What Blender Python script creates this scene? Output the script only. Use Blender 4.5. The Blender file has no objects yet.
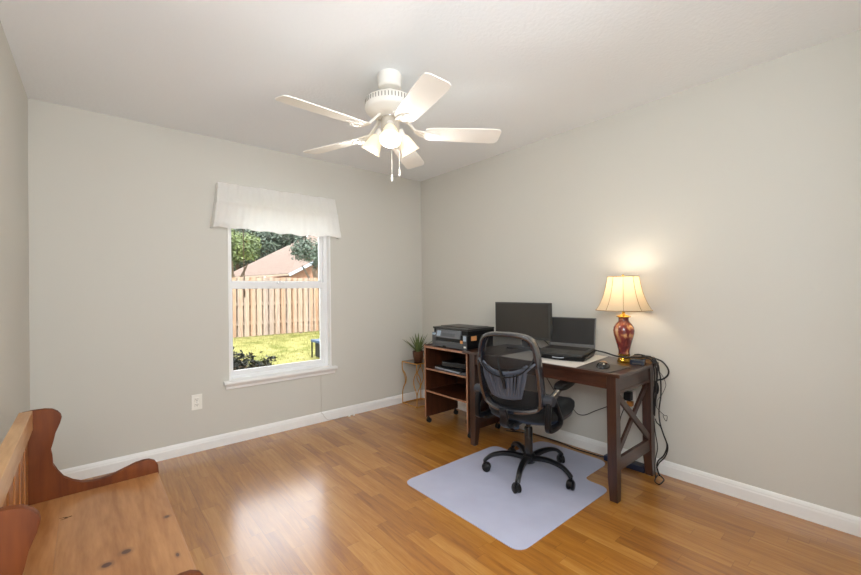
import bpy, bmesh, math, random
from mathutils import Vector, Matrix, noise
PI = math.pi
R = math.radians
rnd = random.Random(7)
scene = bpy.context.scene
col = scene.collection

# ------------------------------------------------------------------ helpers
def tagobj(o, label=None, cat=None, group=None, kind=None):
    if label: o['label'] = label
    if cat: o['category'] = cat
    if group: o['group'] = group
    if kind: o['kind'] = kind
    return o

def thing(name, label, cat, loc=(0, 0, 0), rz=0.0, group=None):
    o = bpy.data.objects.new(name, None)
    o.empty_display_size = 0.05
    col.objects.link(o)
    o.location = loc
    o.rotation_euler = (0, 0, rz)
    return tagobj(o, label, cat, group)

def tmat(o):
    return Matrix.Translation(o.location) @ o.rotation_euler.to_matrix().to_4x4()

def finish(name, bm, mat, parent=None, smooth=False, world=False, angle=40):
    """link a bmesh as one object; world=True: geometry given in world space, parent is a top-level thing"""
    if world and parent is not None:
        root = parent
        bm.transform(tmat(root).inverted())
    bmesh.ops.recalc_face_normals(bm, faces=bm.faces[:])
    me = bpy.data.meshes.new(name)
    bm.to_mesh(me)
    bm.free()
    mats = mat if isinstance(mat, (list, tuple)) else [mat]
    for m in mats:
        me.materials.append(m)
    if smooth:
        for p in me.polygons:
            p.use_smooth = True
        try:
            me.set_sharp_from_angle(angle=R(angle))
        except Exception:
            pass
    o = bpy.data.objects.new(name, me)
    col.objects.link(o)
    if parent is not None:
        o.parent = parent
    return o

def box(bm, x0, x1, y0, y1, z0, z1, bev=0.0, seg=2, mi=0, M=None):
    cs = [(x0, y0, z0), (x1, y0, z0), (x1, y1, z0), (x0, y1, z0), (x0, y0, z1), (x1, y0, z1), (x1, y1, z1), (x0, y1, z1)]
    t = bmesh.new()
    v = [t.verts.new(c) for c in cs]
    for f in ((0, 3, 2, 1), (4, 5, 6, 7), (0, 1, 5, 4), (1, 2, 6, 5), (2, 3, 7, 6), (3, 0, 4, 7)):
        t.faces.new([v[i] for i in f])
    if bev > 0:
        bmesh.ops.bevel(t, geom=t.edges[:], offset=bev, segments=seg, affect='EDGES', profile=0.7)
    merge(bm, t, mi, M)

def merge(bm, t, mi=0, M=None):
    if M is not None:
        t.transform(M)
    vm = {}
    for v in t.verts:
        vm[v] = bm.verts.new(v.co)
    for f in t.faces:
        try:
            nf = bm.faces.new([vm[v] for v in f.verts])
            nf.material_index = mi
        except ValueError:
            pass
    t.free()

def prism(bm, poly, axis, a, b, bev=0.0, mi=0, M=None):
    """poly of 2D points, extruded along axis 0/1/2 from a to b"""
    def P(u, v, w):
        return ((w, u, v), (u, w, v), (u, v, w))[axis]
    t = bmesh.new()
    lo = [t.verts.new(P(u, v, a)) for u, v in poly]
    hi = [t.verts.new(P(u, v, b)) for u, v in poly]
    n = len(poly)
    t.faces.new(lo)
    t.faces.new(hi[::-1])
    sides = []
    for i in range(n):
        t.faces.new((lo[i], lo[(i + 1) % n], hi[(i + 1) % n], hi[i]))
    if bev > 0:
        es = [e for e in t.edges if (e.verts[0] in lo and e.verts[1] in lo) or (e.verts[0] in hi and e.verts[1] in hi)]
        bmesh.ops.bevel(t, geom=es, offset=bev, segments=2, affect='EDGES', profile=0.6)
    merge(bm, t, mi, M)

def lathe(bm, prof, n=32, M=None, mi=0, cap=True, flute=0, fl=0.0):
    """prof list of (r, z)"""
    t = bmesh.new()
    rings = []
    for r, z in prof:
        if r < 1e-5:
            rings.append([t.verts.new((0, 0, z))])
        else:
            rg = []
            for k in range(n):
                a = 2 * PI * k / n
                rr = r * (1 + fl * math.cos(flute * a)) if flute else r
                rg.append(t.verts.new((rr * math.cos(a), rr * math.sin(a), z)))
            rings.append(rg)
    for A, B in zip(rings, rings[1:]):
        if len(A) == 1 and len(B) == 1:
            continue
        for k in range(n):
            k2 = (k + 1) % n
            if len(A) == 1:
                t.faces.new((A[0], B[k2], B[k]))
            elif len(B) == 1:
                t.faces.new((A[k], A[k2], B[0]))
            else:
                t.faces.new((A[k], A[k2], B[k2], B[k]))
    if cap:
        for rg in (rings[0], rings[-1]):
            if len(rg) > 1:
                t.faces.new(rg)
    merge(bm, t, mi, M)

def cyl(bm, p0, p1, r0, r1=None, n=16, mi=0):
    r1 = r0 if r1 is None else r1
    p0, p1 = Vector(p0), Vector(p1)
    d = p1 - p0
    M = Matrix.Translation(p0) @ d.to_track_quat('Z', 'Y').to_matrix().to_4x4()
    lathe(bm, [(r0, 0), (r1, d.length)], n, M, mi)

def spline(pts, sub=6, closed=False):
    P = [Vector(p) for p in pts]
    n = len(P)
    out = []
    rng = range(n if closed else n - 1)
    for i in rng:
        if closed:
            a, b, c, d = P[(i - 1) % n], P[i], P[(i + 1) % n], P[(i + 2) % n]
        else:
            a, b, c, d = P[max(i - 1, 0)], P[i], P[i + 1], P[min(i + 2, n - 1)]
        for s in range(sub):
            t = s / sub
            out.append(0.5 * ((2 * b) + (c - a) * t + (2 * a - 5 * b + 4 * c - d) * t * t + (3 * b - a - 3 * c + d) * t ** 3))
    if not closed:
        out.append(P[-1].copy())
    return out

def tube(bm, pts, r, n=8, sub=6, closed=False, mi=0, smooth=True, up=None, flat=None):
    """sweep; r float or per control point list; flat=(a,b) elliptical half sizes with 'up' giving the b axis"""
    path = spline(pts, sub, closed) if smooth else [Vector(p) for p in pts]
    m = len(path)
    if isinstance(r, (list, tuple)):
        rr = []
        k = len(r)
        for i in range(m):
            f = i / max(m - 1, 1) * (k - 1)
            j = min(int(f), k - 2)
            rr.append(r[j] + (r[j + 1] - r[j]) * (f - j))
    else:
        rr = [r] * m
    t = bmesh.new()
    rings = []
    T0 = None
    N = None
    for i, p in enumerate(path):
        if closed:
            T = (path[(i + 1) % m] - path[(i - 1) % m])
        else:
            T = (path[min(i + 1, m - 1)] - path[max(i - 1, 0)])
        if T.length < 1e-9:
            T = Vector((0, 0, 1))
        T.normalize()
        if up is not None:
            U = Vector(up)
            N = U - T * U.dot(T)
            N.normalize()
        elif N is None:
            U = Vector((0, 0, 1)) if abs(T.z) < 0.9 else Vector((1, 0, 0))
            N = (U - T * U.dot(T)).normalized()
        else:
            N = N - T * N.dot(T)
            N.normalize()
        Bn = T.cross(N)
        rg = []
        for k in range(n):
            a = 2 * PI * k / n
            if flat:
                ca, sa = math.cos(a), math.sin(a)
                ca = math.copysign(abs(ca) ** 0.6, ca)
                sa = math.copysign(abs(sa) ** 0.6, sa)
                rg.append(t.verts.new(p + Bn * (ca * flat[0] * rr[i]) + N * (sa * flat[1] * rr[i])))
            else:
                rg.append(t.verts.new(p + (N * math.cos(a) + Bn * math.sin(a)) * rr[i]))
        rings.append(rg)
    pairs = list(zip(rings, rings[1:])) + ([(rings[-1], rings[0])] if closed else [])
    for A, B in pairs:
        for k in range(n):
            t.faces.new((A[k], A[(k + 1) % n], B[(k + 1) % n], B[k]))
    if not closed:
        t.faces.new(rings[0])
        t.faces.new(rings[-1][::-1])
    merge(bm, t, mi)

def bar(bm, p0, p1, w, h, up=(0, 0, 1), bev=0.0, mi=0):
    """rectangular bar between two points; w across, h along 'up'"""
    p0, p1 = Vector(p0), Vector(p1)
    d = p1 - p0
    X = d.normalized()
    U = Vector(up)
    Z = (U - X * U.dot(X)).normalized()
    Y = Z.cross(X)
    M = Matrix((X, Y, Z)).transposed().to_4x4()
    M.translation = p0
    box(bm, 0, d.length, -w / 2, w / 2, -h / 2, h / 2, bev, 2, mi, M)

def copy_tree(o, parent=None):
    c = o.copy()
    col.objects.link(c)
    if parent is not None:
        c.parent = parent
    for ch in [x for x in bpy.data.objects if x.parent == o and x is not c]:
        copy_tree(ch, c)
    return c

NB = bmesh.new

# ------------------------------------------------------------------ materials
def new_mat(name):
    m = bpy.data.materials.new(name)
    m.use_nodes = True
    nt = m.node_tree
    b = nt.nodes['Principled BSDF']
    return m, nt, b

def rgb(h):
    """sRGB 0-255 triple -> linear"""
    o = []
    for c in h:
        c /= 255.0
        o.append(c / 12.92 if c <= 0.04045 else ((c + 0.055) / 1.055) ** 2.4)
    return (*o, 1)

def plain(name, c, rough=0.5, metal=0.0, nscale=40, var=0.06, bump=0.0, coat=0.0, spec=0.5, sheen=0.0):
    m, nt, b = new_mat(name)
    N = nt.nodes
    tc = N.new('ShaderNodeTexCoord')
    nz = N.new('ShaderNodeTexNoise')
    nz.inputs['Scale'].default_value = nscale
    nz.inputs['Detail'].default_value = 3
    nt.links.new(tc.outputs['Object'], nz.inputs['Vector'])
    rmp = N.new('ShaderNodeValToRGB')
    cc = rgb(c)
    rmp.color_ramp.elements[0].color = (*[x * (1 - var) for x in cc[:3]], 1)
    rmp.color_ramp.elements[1].color = (*[min(1, x * (1 + var)) for x in cc[:3]], 1)
    rmp.color_ramp.elements[0].position = 0.3
    rmp.color_ramp.elements[1].position = 0.7
    nt.links.new(nz.outputs['Fac'], rmp.inputs['Fac'])
    nt.links.new(rmp.outputs['Color'], b.inputs['Base Color'])
    b.inputs['Roughness'].default_value = rough
    b.inputs['Metallic'].default_value = metal
    b.inputs['Coat Weight'].default_value = coat
    b.inputs['Specular IOR Level'].default_value = spec
    b.inputs['Sheen Weight'].default_value = sheen
    if bump:
        bp = N.new('ShaderNodeBump')
        bp.inputs['Strength'].default_value = bump
        bp.inputs['Distance'].default_value = 0.002
        nt.links.new(nz.outputs['Fac'], bp.inputs['Height'])
        nt.links.new(bp.outputs['Normal'], b.inputs['Normal'])
    return m

def wood(name, dark, light, axis=0, scale=1.0, rough=0.4, coat=0.2, stretch=12.0, bump=0.1, spec=0.5):
    m, nt, b = new_mat(name)
    N = nt.nodes
    L = nt.links
    tc = N.new('ShaderNodeTexCoord')
    mp = N.new('ShaderNodeMapping')
    s = [stretch * scale] * 3
    s[axis] = 1.0 * scale
    mp.inputs['Scale'].default_value = s
    L.new(tc.outputs['Object'], mp.inputs['Vector'])
    n1 = N.new('ShaderNodeTexNoise')
    n1.inputs['Scale'].default_value = 2.2
    n1.inputs['Detail'].default_value = 6
    n1.inputs['Distortion'].default_value = 0.6
    L.new(mp.outputs['Vector'], n1.inputs['Vector'])
    n2 = N.new('ShaderNodeTexNoise')
    n2.inputs['Scale'].default_value = 11
    n2.inputs['Detail'].default_value = 4
    L.new(mp.outputs['Vector'], n2.inputs['Vector'])
    mx = N.new('ShaderNodeMath')
    mx.operation = 'MULTIPLY_ADD'
    mx.inputs[1].default_value = 0.35
    L.new(n2.outputs['Fac'], mx.inputs[0])
    sc = N.new('ShaderNodeMath')
    sc.operation = 'MULTIPLY'
    sc.inputs[1].default_value = 0.65
    L.new(n1.outputs['Fac'], sc.inputs[0])
    L.new(sc.outputs[0], mx.inputs[2])
    rp = N.new('ShaderNodeValToRGB')
    rp.color_ramp.elements[0].position = 0.36
    rp.color_ramp.elements[1].position = 0.66
    rp.color_ramp.elements[0].color = rgb(dark)
    rp.color_ramp.elements[1].color = rgb(light)
    L.new(mx.outputs[0], rp.inputs['Fac'])
    L.new(rp.outputs['Color'], b.inputs['Base Color'])
    b.inputs['Roughness'].default_value = rough
    b.inputs['Coat Weight'].default_value = coat
    b.inputs['Coat Roughness'].default_value = 0.2
    b.inputs['Specular IOR Level'].default_value = spec
    bp = N.new('ShaderNodeBump')
    bp.inputs['Strength'].default_value = bump
    bp.inputs['Distance'].default_value = 0.001
    L.new(mx.outputs[0], bp.inputs['Height'])
    L.new(bp.outputs['Normal'], b.inputs['Normal'])
    return m

def wall_mat(name, c, bscale=90, bstr=0.12, rough=0.75, dist=0.003):
    m, nt, b = new_mat(name)
    N = nt.nodes
    L = nt.links
    tc = N.new('ShaderNodeTexCoord')
    nz = N.new('ShaderNodeTexNoise')
    nz.inputs['Scale'].default_value = bscale
    nz.inputs['Detail'].default_value = 4
    L.new(tc.outputs['Object'], nz.inputs['Vector'])
    bp = N.new('ShaderNodeBump')
    bp.inputs['Strength'].default_value = bstr
    bp.inputs['Distance'].default_value = dist
    L.new(nz.outputs['Fac'], bp.inputs['Height'])
    L.new(bp.outputs['Normal'], b.inputs['Normal'])
    n2 = N.new('ShaderNodeTexNoise')
    n2.inputs['Scale'].default_value = 1.3
    L.new(tc.outputs['Object'], n2.inputs['Vector'])
    rp = N.new('ShaderNodeValToRGB')
    cc = rgb(c)
    rp.color_ramp.elements[0].color = (*[x * .985 for x in cc[:3]], 1)
    rp.color_ramp.elements[1].color = (*[x * 1.015 for x in cc[:3]], 1)
    L.new(n2.outputs['Fac'], rp.inputs['Fac'])
    L.new(rp.outputs['Color'], b.inputs['Base Color'])
    b.inputs['Roughness'].default_value = rough
    b.inputs['Specular IOR Level'].default_value = 0.3
    return m

def floor_mat():
    m, nt, b = new_mat('oak_laminate')
    N = nt.nodes
    L = nt.links
    def math_(op, a, bb=None, c=None):
        n = N.new('ShaderNodeMath')
        n.operation = op
        for i, v in enumerate((a, bb, c)):
            if v is None: continue
            if isinstance(v, (int, float)): n.inputs[i].default_value = v
            else: L.new(v, n.inputs[i])
        return n.outputs[0]
    tc = N.new('ShaderNodeTexCoord')
    sp = N.new('ShaderNodeSeparateXYZ')
    L.new(tc.outputs['Object'], sp.inputs[0])
    X, Y = sp.outputs[0], sp.outputs[1]
    W, LEN = 0.066, 0.52
    xr = math_('DIVIDE', X, W)
    row = math_('FLOOR', xr)
    wn = N.new('ShaderNodeTexWhiteNoise'); wn.noise_dimensions = '1D'
    L.new(row, wn.inputs['W'])
    yo = math_('ADD', math_('DIVIDE', Y, LEN), math_('MULTIPLY', wn.outputs['Value'], 7.3))
    cell = math_('FLOOR', yo)
    cb = N.new('ShaderNodeCombineXYZ')
    L.new(row, cb.inputs[0]); L.new(cell, cb.inputs[1])
    w2 = N.new('ShaderNodeTexWhiteNoise'); w2.noise_dimensions = '3D'
    L.new(cb.outputs[0], w2.inputs['Vector'])
    # grain
    gv = N.new('ShaderNodeCombineXYZ')
    L.new(math_('MULTIPLY', X, 26.0), gv.inputs[0])
    L.new(math_('MULTIPLY_ADD', Y, 2.0, math_('MULTIPLY', w2.outputs['Value'], 40.0)), gv.inputs[1])
    L.new(math_('MULTIPLY', w2.outputs['Value'], 17.0), gv.inputs[2])
    g = N.new('ShaderNodeTexNoise')
    g.inputs['Scale'].default_value = 1.6; g.inputs['Detail'].default_value = 7; g.inputs['Distortion'].default_value = 0.9
    L.new(gv.outputs[0], g.inputs['Vector'])
    g2 = N.new('ShaderNodeTexNoise')
    g2.inputs['Scale'].default_value = 9; g2.inputs['Detail'].default_value = 3
    L.new(gv.outputs[0], g2.inputs['Vector'])
    fac = math_('ADD', math_('MULTIPLY_ADD', w2.outputs['Value'], 0.24, 0.09), math_('ADD', math_('MULTIPLY', g.outputs['Fac'], 0.55), math_('MULTIPLY', g2.outputs['Fac'], 0.16)))
    rp = N.new('ShaderNodeValToRGB')
    cr = rp.color_ramp
    cr.elements[0].position = 0.30; cr.elements[0].color = rgb(FLOOR_D)
    cr.elements[1].position = 0.85; cr.elements[1].color = rgb(FLOOR_L)
    e = cr.elements.new(0.56); e.color = rgb(FLOOR_M)
    L.new(fac, rp.inputs['Fac'])
    # seams: every third strip is a board joint; thin dark line
    fx = math_('FRACT', math_('DIVIDE', X, W * 3))
    ex = math_('LESS_THAN', math_('MINIMUM', fx, math_('SUBTRACT', 1.0, fx)), 0.007)
    fy = math_('FRACT', yo)
    ey = math_('LESS_THAN', math_('MINIMUM', fy, math_('SUBTRACT', 1.0, fy)), 0.002)
    seam = math_('MAXIMUM', ex, ey)
    mix = N.new('ShaderNodeMix'); mix.data_type = 'RGBA'; mix.blend_type = 'MULTIPLY'
    L.new(math_('MULTIPLY', seam, 0.45), mix.inputs['Factor'])
    L.new(rp.outputs['Color'], mix.inputs[6])
    mix.inputs[7].default_value = (0.35, 0.25, 0.16, 1)
    L.new(mix.outputs[2], b.inputs['Base Color'])
    b.inputs['Roughness'].default_value = FLOOR_R
    b.inputs['Specular IOR Level'].default_value = 0.5
    b.inputs['Coat Weight'].default_value = 1.0
    b.inputs['Coat IOR'].default_value = 1.7
    b.inputs['Coat Roughness'].default_value = FLOOR_CR
    bp = N.new('ShaderNodeBump'); bp.inputs['Strength'].default_value = 0.05; bp.inputs['Distance'].default_value = 0.001
    L.new(g.outputs['Fac'], bp.inputs['Height'])
    L.new(bp.outputs['Normal'], b.inputs['Normal'])
    return m

FLOOR_D, FLOOR_M, FLOOR_L = (126, 72, 16), (168, 108, 30), (196, 143, 66)
FLOOR_R, FLOOR_CR = 0.5, 0.205

def thin_glass(name, tint=(1, 1, 1), rough=0.0, fres=1.5):
    m = bpy.data.materials.new(name)
    m.use_nodes = True
    nt = m.node_tree
    N, L = nt.nodes, nt.links
    N.remove(N['Principled BSDF'])
    out = N['Material Output']
    tr = N.new('ShaderNodeBsdfTransparent'); tr.inputs['Color'].default_value = (*tint, 1)
    gl = N.new('ShaderNodeBsdfGlossy'); gl.inputs['Roughness'].default_value = rough
    fr = N.new('ShaderNodeFresnel'); fr.inputs['IOR'].default_value = fres
    mx = N.new('ShaderNodeMixShader')
    L.new(fr.outputs[0], mx.inputs[0]); L.new(tr.outputs[0], mx.inputs[1]); L.new(gl.outputs[0], mx.inputs[2])
    L.new(mx.outputs[0], out.inputs['Surface'])
    return m

def see_through(name, c, alpha, rough=0.5, trans=0.0, nscale=0):
    """diffuse sheet with some plain transparency and some translucency (fabric, mesh, vinyl)"""
    m = bpy.data.materials.new(name)
    m.use_nodes = True
    nt = m.node_tree
    N, L = nt.nodes, nt.links
    b = N['Principled BSDF']
    out = N['Material Output']
    b.inputs['Base Color'].default_value = rgb(c)
    b.inputs['Roughness'].default_value = rough
    sh = b.outputs[0]
    if trans > 0:
        tl = N.new('ShaderNodeBsdfTranslucent'); tl.inputs['Color'].default_value = rgb(c)
        m1 = N.new('ShaderNodeMixShader'); m1.inputs[0].default_value = trans
        L.new(sh, m1.inputs[1]); L.new(tl.outputs[0], m1.inputs[2])
        sh = m1.outputs[0]
    tr = N.new('ShaderNodeBsdfTransparent')
    m2 = N.new('ShaderNodeMixShader'); m2.inputs[0].default_value = alpha
    L.new(tr.outputs[0], m2.inputs[1]); L.new(sh, m2.inputs[2])
    L.new(m2.outputs[0], out.inputs['Surface'])
    if nscale:
        tc = N.new('ShaderNodeTexCoord'); nz = N.new('ShaderNodeTexNoise'); nz.inputs['Scale'].default_value = nscale
        L.new(tc.outputs['Object'], nz.inputs['Vector'])
        mr = N.new('ShaderNodeMapRange'); mr.inputs[3].default_value = alpha - .06; mr.inputs[4].default_value = alpha + .06
        L.new(nz.outputs['Fac'], mr.inputs[0]); L.new(mr.outputs[0], m2.inputs[0])
    return m

def glow(name, c, strength, base=(255, 250, 240), rough=0.3):
    m, nt, b = new_mat(name)
    b.inputs['Base Color'].default_value = rgb(base)
    b.inputs['Roughness'].default_value = rough
    b.inputs['Emission Color'].default_value = rgb(c)
    b.inputs['Emission Strength'].default_value = strength
    return m

M_wall = wall_mat('greige_wall_paint', (208, 206, 198), 120, 0.10)
M_ceil = wall_mat('knockdown_ceiling_paint', (240, 243, 245), 55, 0.35, 0.9, 0.006)
M_trim = plain('white_trim_paint', (240, 240, 238), 0.35, nscale=8, var=0.02)
M_vinyl = plain('white_vinyl_frame', (240, 241, 242), 0.35, nscale=8, var=0.02)
M_floor = floor_mat()
M_glass = thin_glass('window_glass', (0.98, 0.985, 0.98))
M_fanwhite = plain('fan_white_enamel', (238, 234, 226), 0.3, nscale=6, var=0.02)
M_fandark = plain('dark_vent_slot', (150, 145, 136), 0.7)
M_desk = wood('dark_walnut_desk', (40, 20, 14), (76, 43, 28), axis=1, rough=0.3, coat=0.5, scale=1.2)
M_desk_x = wood('dark_walnut_side', (38, 20, 14), (70, 41, 29), axis=2, rough=0.36, coat=0.3, scale=1.2)
M_desk_d = wood('dark_walnut_depth', (40, 21, 15), (74, 43, 30), axis=0, rough=0.36, coat=0.3, scale=1.2)
M_cab = wood('reddish_brown_veneer', (54, 27, 15), (88, 47, 27), axis=2, rough=0.4, coat=0.2)
M_cab_h = wood('reddish_brown_veneer_shelf', (54, 27, 15), (88, 47, 27), axis=1, rough=0.35, coat=0.3)
M_cab_edge = wood('light_brown_edge_banding', (150, 104, 76), (180, 132, 100), axis=2, rough=0.4, coat=0.2)
M_black = plain('black_plastic', (14, 14, 16), 0.4, spec=.35)
M_blackg = plain('gloss_black_plastic', (16, 16, 19), 0.18, coat=0.3)
M_blackm = plain('matte_black_rubber', (18, 18, 18), 0.7)
M_grey = plain('charcoal_plastic', (72, 75, 79), 0.35)
M_silver = plain('silver_plastic', (165, 172, 180), 0.35, metal=0.3)
M_chrome = plain('polished_metal', (190, 190, 192), 0.15, metal=1.0)
M_cable = plain('black_cable_jacket', (20, 19, 20), 0.5)
M_greycable = plain('grey_cable_jacket', (112, 108, 104), 0.5)
M_whitep = plain('white_plastic', (238, 236, 228), 0.35, nscale=6, var=0.01)
M_slot = plain('dark_socket_slot', (72, 66, 60), 0.6)
M_gold = plain('brushed_gold_metal', (214, 160, 78), 0.35, metal=0.6, nscale=60)
M_brass = plain('lamp_brass', (212, 160, 60), 0.22, metal=0.9, nscale=60)
M_screen = plain('matte_dark_screen', (54, 50, 45), 0.35, nscale=3, var=0.03, spec=0.4)
M_bezel = plain('dark_bezel_plastic', (60, 60, 58), 0.35)
M_paper = plain('white_desk_paper', (214, 210, 204), 0.6, nscale=6, var=0.03)
M_pad = plain('grey_mouse_mat_cloth', (66, 62, 60), 0.55, nscale=400, var=0.1)
M_orange = plain('orange_label_paper', (214, 150, 92), 0.6)
M_bluish = plain('pale_blue_sticker', (160, 178, 196), 0.5)
M_fabric = plain('black_chair_fabric', (12, 12, 13), 0.9, nscale=700, var=0.3, bump=0.3, sheen=0.05)
M_fabricb = plain('seat_shell_blue_reflection', (36, 45, 62), 0.35)  # blue reflection on the shell put into its base colour
M_chair = plain('black_chair_nylon', (14, 15, 18), 0.3, nscale=20, spec=.45)
M_frame = plain('graphite_back_frame_nylon', (24, 29, 40), 0.24, nscale=12, spec=.9, coat=1.0)
for _m in (M_frame,):
    _b = _m.node_tree.nodes['Principled BSDF']; _b.inputs['Coat IOR'].default_value = 1.8; _b.inputs['Coat Roughness'].default_value = .22
M_lumbar = plain('grey_lumbar_nylon', (66, 72, 84), 0.28, nscale=12)
M_mesh = see_through('black_mesh_weave', (16, 16, 18), 0.72, 0.6)
M_mat = see_through('frosted_vinyl_mat', (214, 219, 242), 0.58, 0.26, nscale=5)
M_valance = see_through('white_sheer_linen', (250, 249, 247), 0.93, 0.85, trans=0.42, nscale=300)
M_soil = plain('potting_soil', (48, 34, 24), 0.95)
M_terr = plain('brown_glazed_pot', (92, 56, 34), 0.4)

# ------------------------------------------------------------------ room shell
RW = 3.133      # room width in x (0 .. -RW)
YB = -3.62      # wall behind the camera
H = 2.44
WX0, WX1, WZ0, WZ1 = -2.0, -1.12, 0.50, 1.99    # window opening
WT = 0.16

def struct(name, bm, mat, parent=None, **k):
    o = finish(name, bm, mat, parent, **k)
    if parent is None:
        o['kind'] = 'structure'
    return o

bm = NB(); box(bm, -RW - .15, .15, -5.2, .16, -.2, 0); struct('floor', bm, M_floor)
bm = NB(); box(bm, -RW - .15, .15, -5.2, WT, H, H + .12); struct('ceiling', bm, M_ceil)
bm = NB()
box(bm, -RW - .15, WX0, 0, WT, 0, H); box(bm, WX1, .15, 0, WT, 0, H)
box(bm, WX0, WX1, 0, WT, 0, WZ0 - .03); box(bm, WX0, WX1, 0, WT, WZ1, H)
struct('wall_back', bm, M_wall)
bm = NB(); box(bm, 0, .15, -5.2, 0, 0, H); struct('wall_right', bm, M_wall)
bm = NB(); box(bm, -RW - .15, -RW, -5.2, 0, 0, H); struct('wall_left', bm, M_wall)
# wall behind the camera with an open doorway to a short hall, widened for the added fill
bm = NB()
box(bm, -1.5, 0, YB - .12, YB, 0, H); box(bm, -RW, -1.5, YB - .12, YB, 2.06, H)
struct('wall_front', bm, M_wall)
bm = NB(); box(bm, -RW - .15, .15, -5.3, -5.2, 0, H); struct('wall_hall', bm, M_wall)

def baseboard(name, x0, x1, y0, y1, face):
    # ogee-ish profile (depth, height)
    prof = [(0, 0), (.014, 0), (.014, .058), (.0115, .066), (.0115, .072), (.008, .082), (.004, .088), (0, .09)]
    bm = NB()
    if face == 'y':      # along x on the wall y=0, facing -y
        prism(bm, [(-d, h) for d, h in prof], 0, x0, x1)
    elif face == 'x':    # along y on wall x=0, facing -x
        prism(bm, [(-d, h) for d, h in prof], 1, y0, y1)
    elif face == 'xl':
        prism(bm, [(-RW + d, h) for d, h in prof], 1, y0, y1)
    return struct(name, bm, M_trim)
baseboard('baseboard_back', -RW, 0, 0, 0, 'y')
baseboard('baseboard_right', 0, 0, YB, -.014, 'x')
baseboard('baseboard_left', 0, 0, YB, -.014, 'xl')

# window_1
win = bpy.data.objects.new('window_1', None); col.objects.link(win)
win.location = ((WX0 + WX1) / 2, .08, WZ0); win['kind'] = 'structure'
bm = NB()   # jamb liners and slim outer bead
box(bm, WX0 - .004, WX0 + .008, -.006, .14, WZ0, WZ1, .001); box(bm, WX1 - .008, WX1 + .004, -.006, .14, WZ0, WZ1, .001)
box(bm, WX0, WX1, -.004, .14, WZ1 - .008, WZ1 + .004)
finish('jamb', bm, M_trim, win, world=True)
bm = NB()
FY0, FY1 = .05, .12
box(bm, WX0 + .008, WX0 + .032, FY0, FY1, WZ0, WZ1 - .008, .002); box(bm, WX1 - .04, WX1 - .008, FY0, FY1, WZ0, WZ1 - .008, .002)
box(bm, WX0 + .03, WX1 - .04, FY0, FY1, WZ1 - .05, WZ1 - .008, .002); box(bm, WX0 + .03, WX1 - .04, FY0 - .005, FY1, WZ0, WZ0 + .028, .002)
finish('window_frame', bm, M_vinyl, win, world=True)
bm = NB()   # lower sash
ax0, ax1 = WX0 + .03, WX1 - .036
box(bm, ax0, ax0 + .012, .06, .085, WZ0 + .028, 1.27, .002); box(bm, ax1 - .036, ax1, .058, .085, WZ0 + .030, 1.27, .002)
box(bm, ax0, ax1, .055, .085, WZ0 + .028, WZ0 + .068, .003); box(bm, ax0, ax1, .05, .085, 1.243, 1.30, .004)
s1 = finish('lower_sash', bm, M_vinyl, win, world=True)
bm = NB(); box(bm, ax0 + .01, ax1 - .03, .070, .074, WZ0 + .06, 1.25)
g = finish('lower_pane', bm, M_glass, win, world=True)
bm = NB()
box(bm, ax0, ax0 + .014, .09, .115, 1.29, WZ1 - .03, .002); box(bm, ax1 - .03, ax1, .09, .115, 1.29, WZ1 - .03, .002)
box(bm, ax0, ax1, .09, .115, 1.27, 1.31, .002); box(bm, ax0, ax1, .09, .115, WZ1 - .08, WZ1 - .03, .002)
finish('upper_sash', bm, M_vinyl, win, world=True)
bm = NB(); box(bm, ax0 + .01, ax1 - .025, .100, .104, 1.30, WZ1 - .06)
finish('upper_pane', bm, M_glass, win, world=True)
bm = NB(); box(bm, -1.60, -1.53, .03, .05, 1.285, 1.30, .003); box(bm, -1.575, -1.555, .025, .05, 1.295, 1.31, .003)
finish('sash_lock', bm, M_vinyl, win, world=True)
bm = NB()   # stool with rounded nose
prism(bm, [(.06, .475), (.06, .505), (-.040, .505), (-.047, .500), (-.05, .490), (-.047, .480), (-.040, .475)], 0, -2.046, -1.072, .003)
finish('window_sill', bm, M_trim, win, world=True, smooth=True, angle=50)
bm = NB()
prism(bm, [(0, .436), (0, .476), (-.030, .476), (-.028, .468), (-.020, .460), (-.018, .440), (-.012, .436)], 0, -2.03, -1.088)
finish('window_apron', bm, M_trim, win, world=True)

# outside shell: brick-less eave and outer wall skin (keeps sun out, seen only from outside)
bm = NB(); box(bm, -6, 3, WT, .62, 2.36, 2.44); box(bm, -6, 3, .60, .64, 2.30, 2.46)
struct('trim_eave', bm, M_trim)

# ------------------------------------------------------------------ outdoors
GZ = -.18
def lawn_mat():
    m, nt, b = new_mat('sunlit_grass')
    N, L = nt.nodes, nt.links
    tc = N.new('ShaderNodeTexCoord')
    a = N.new('ShaderNodeTexNoise'); a.inputs['Scale'].default_value = 2.2; a.inputs['Detail'].default_value = 8; a.inputs['Roughness'].default_value = .75
    L.new(tc.outputs['Object'], a.inputs['Vector'])
    r = N.new('ShaderNodeValToRGB')
    r.color_ramp.elements[0].position = .38; r.color_ramp.elements[0].color = rgb((92, 96, 46))
    r.color_ramp.elements[1].position = .66; r.color_ramp.elements[1].color = rgb((150, 144, 94))
    L.new(a.outputs['Fac'], r.inputs['Fac'])
    L.new(r.outputs['Color'], b.inputs['Base Color'])
    b.inputs['Roughness'].default_value = .9
    b.inputs['Specular IOR Level'].default_value = .1
    n = N.new('ShaderNodeTexNoise'); n.inputs['Scale'].default_value = 60; n.inputs['Detail'].default_value = 4
    L.new(tc.outputs['Object'], n.inputs['Vector'])
    bp = N.new('ShaderNodeBump'); bp.inputs['Strength'].default_value = .7; bp.inputs['Distance'].default_value = .03
    L.new(n.outputs['Fac'], bp.inputs['Height']); L.new(bp.outputs['Normal'], b.inputs['Normal'])
    return m
M_lawn = lawn_mat()
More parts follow.
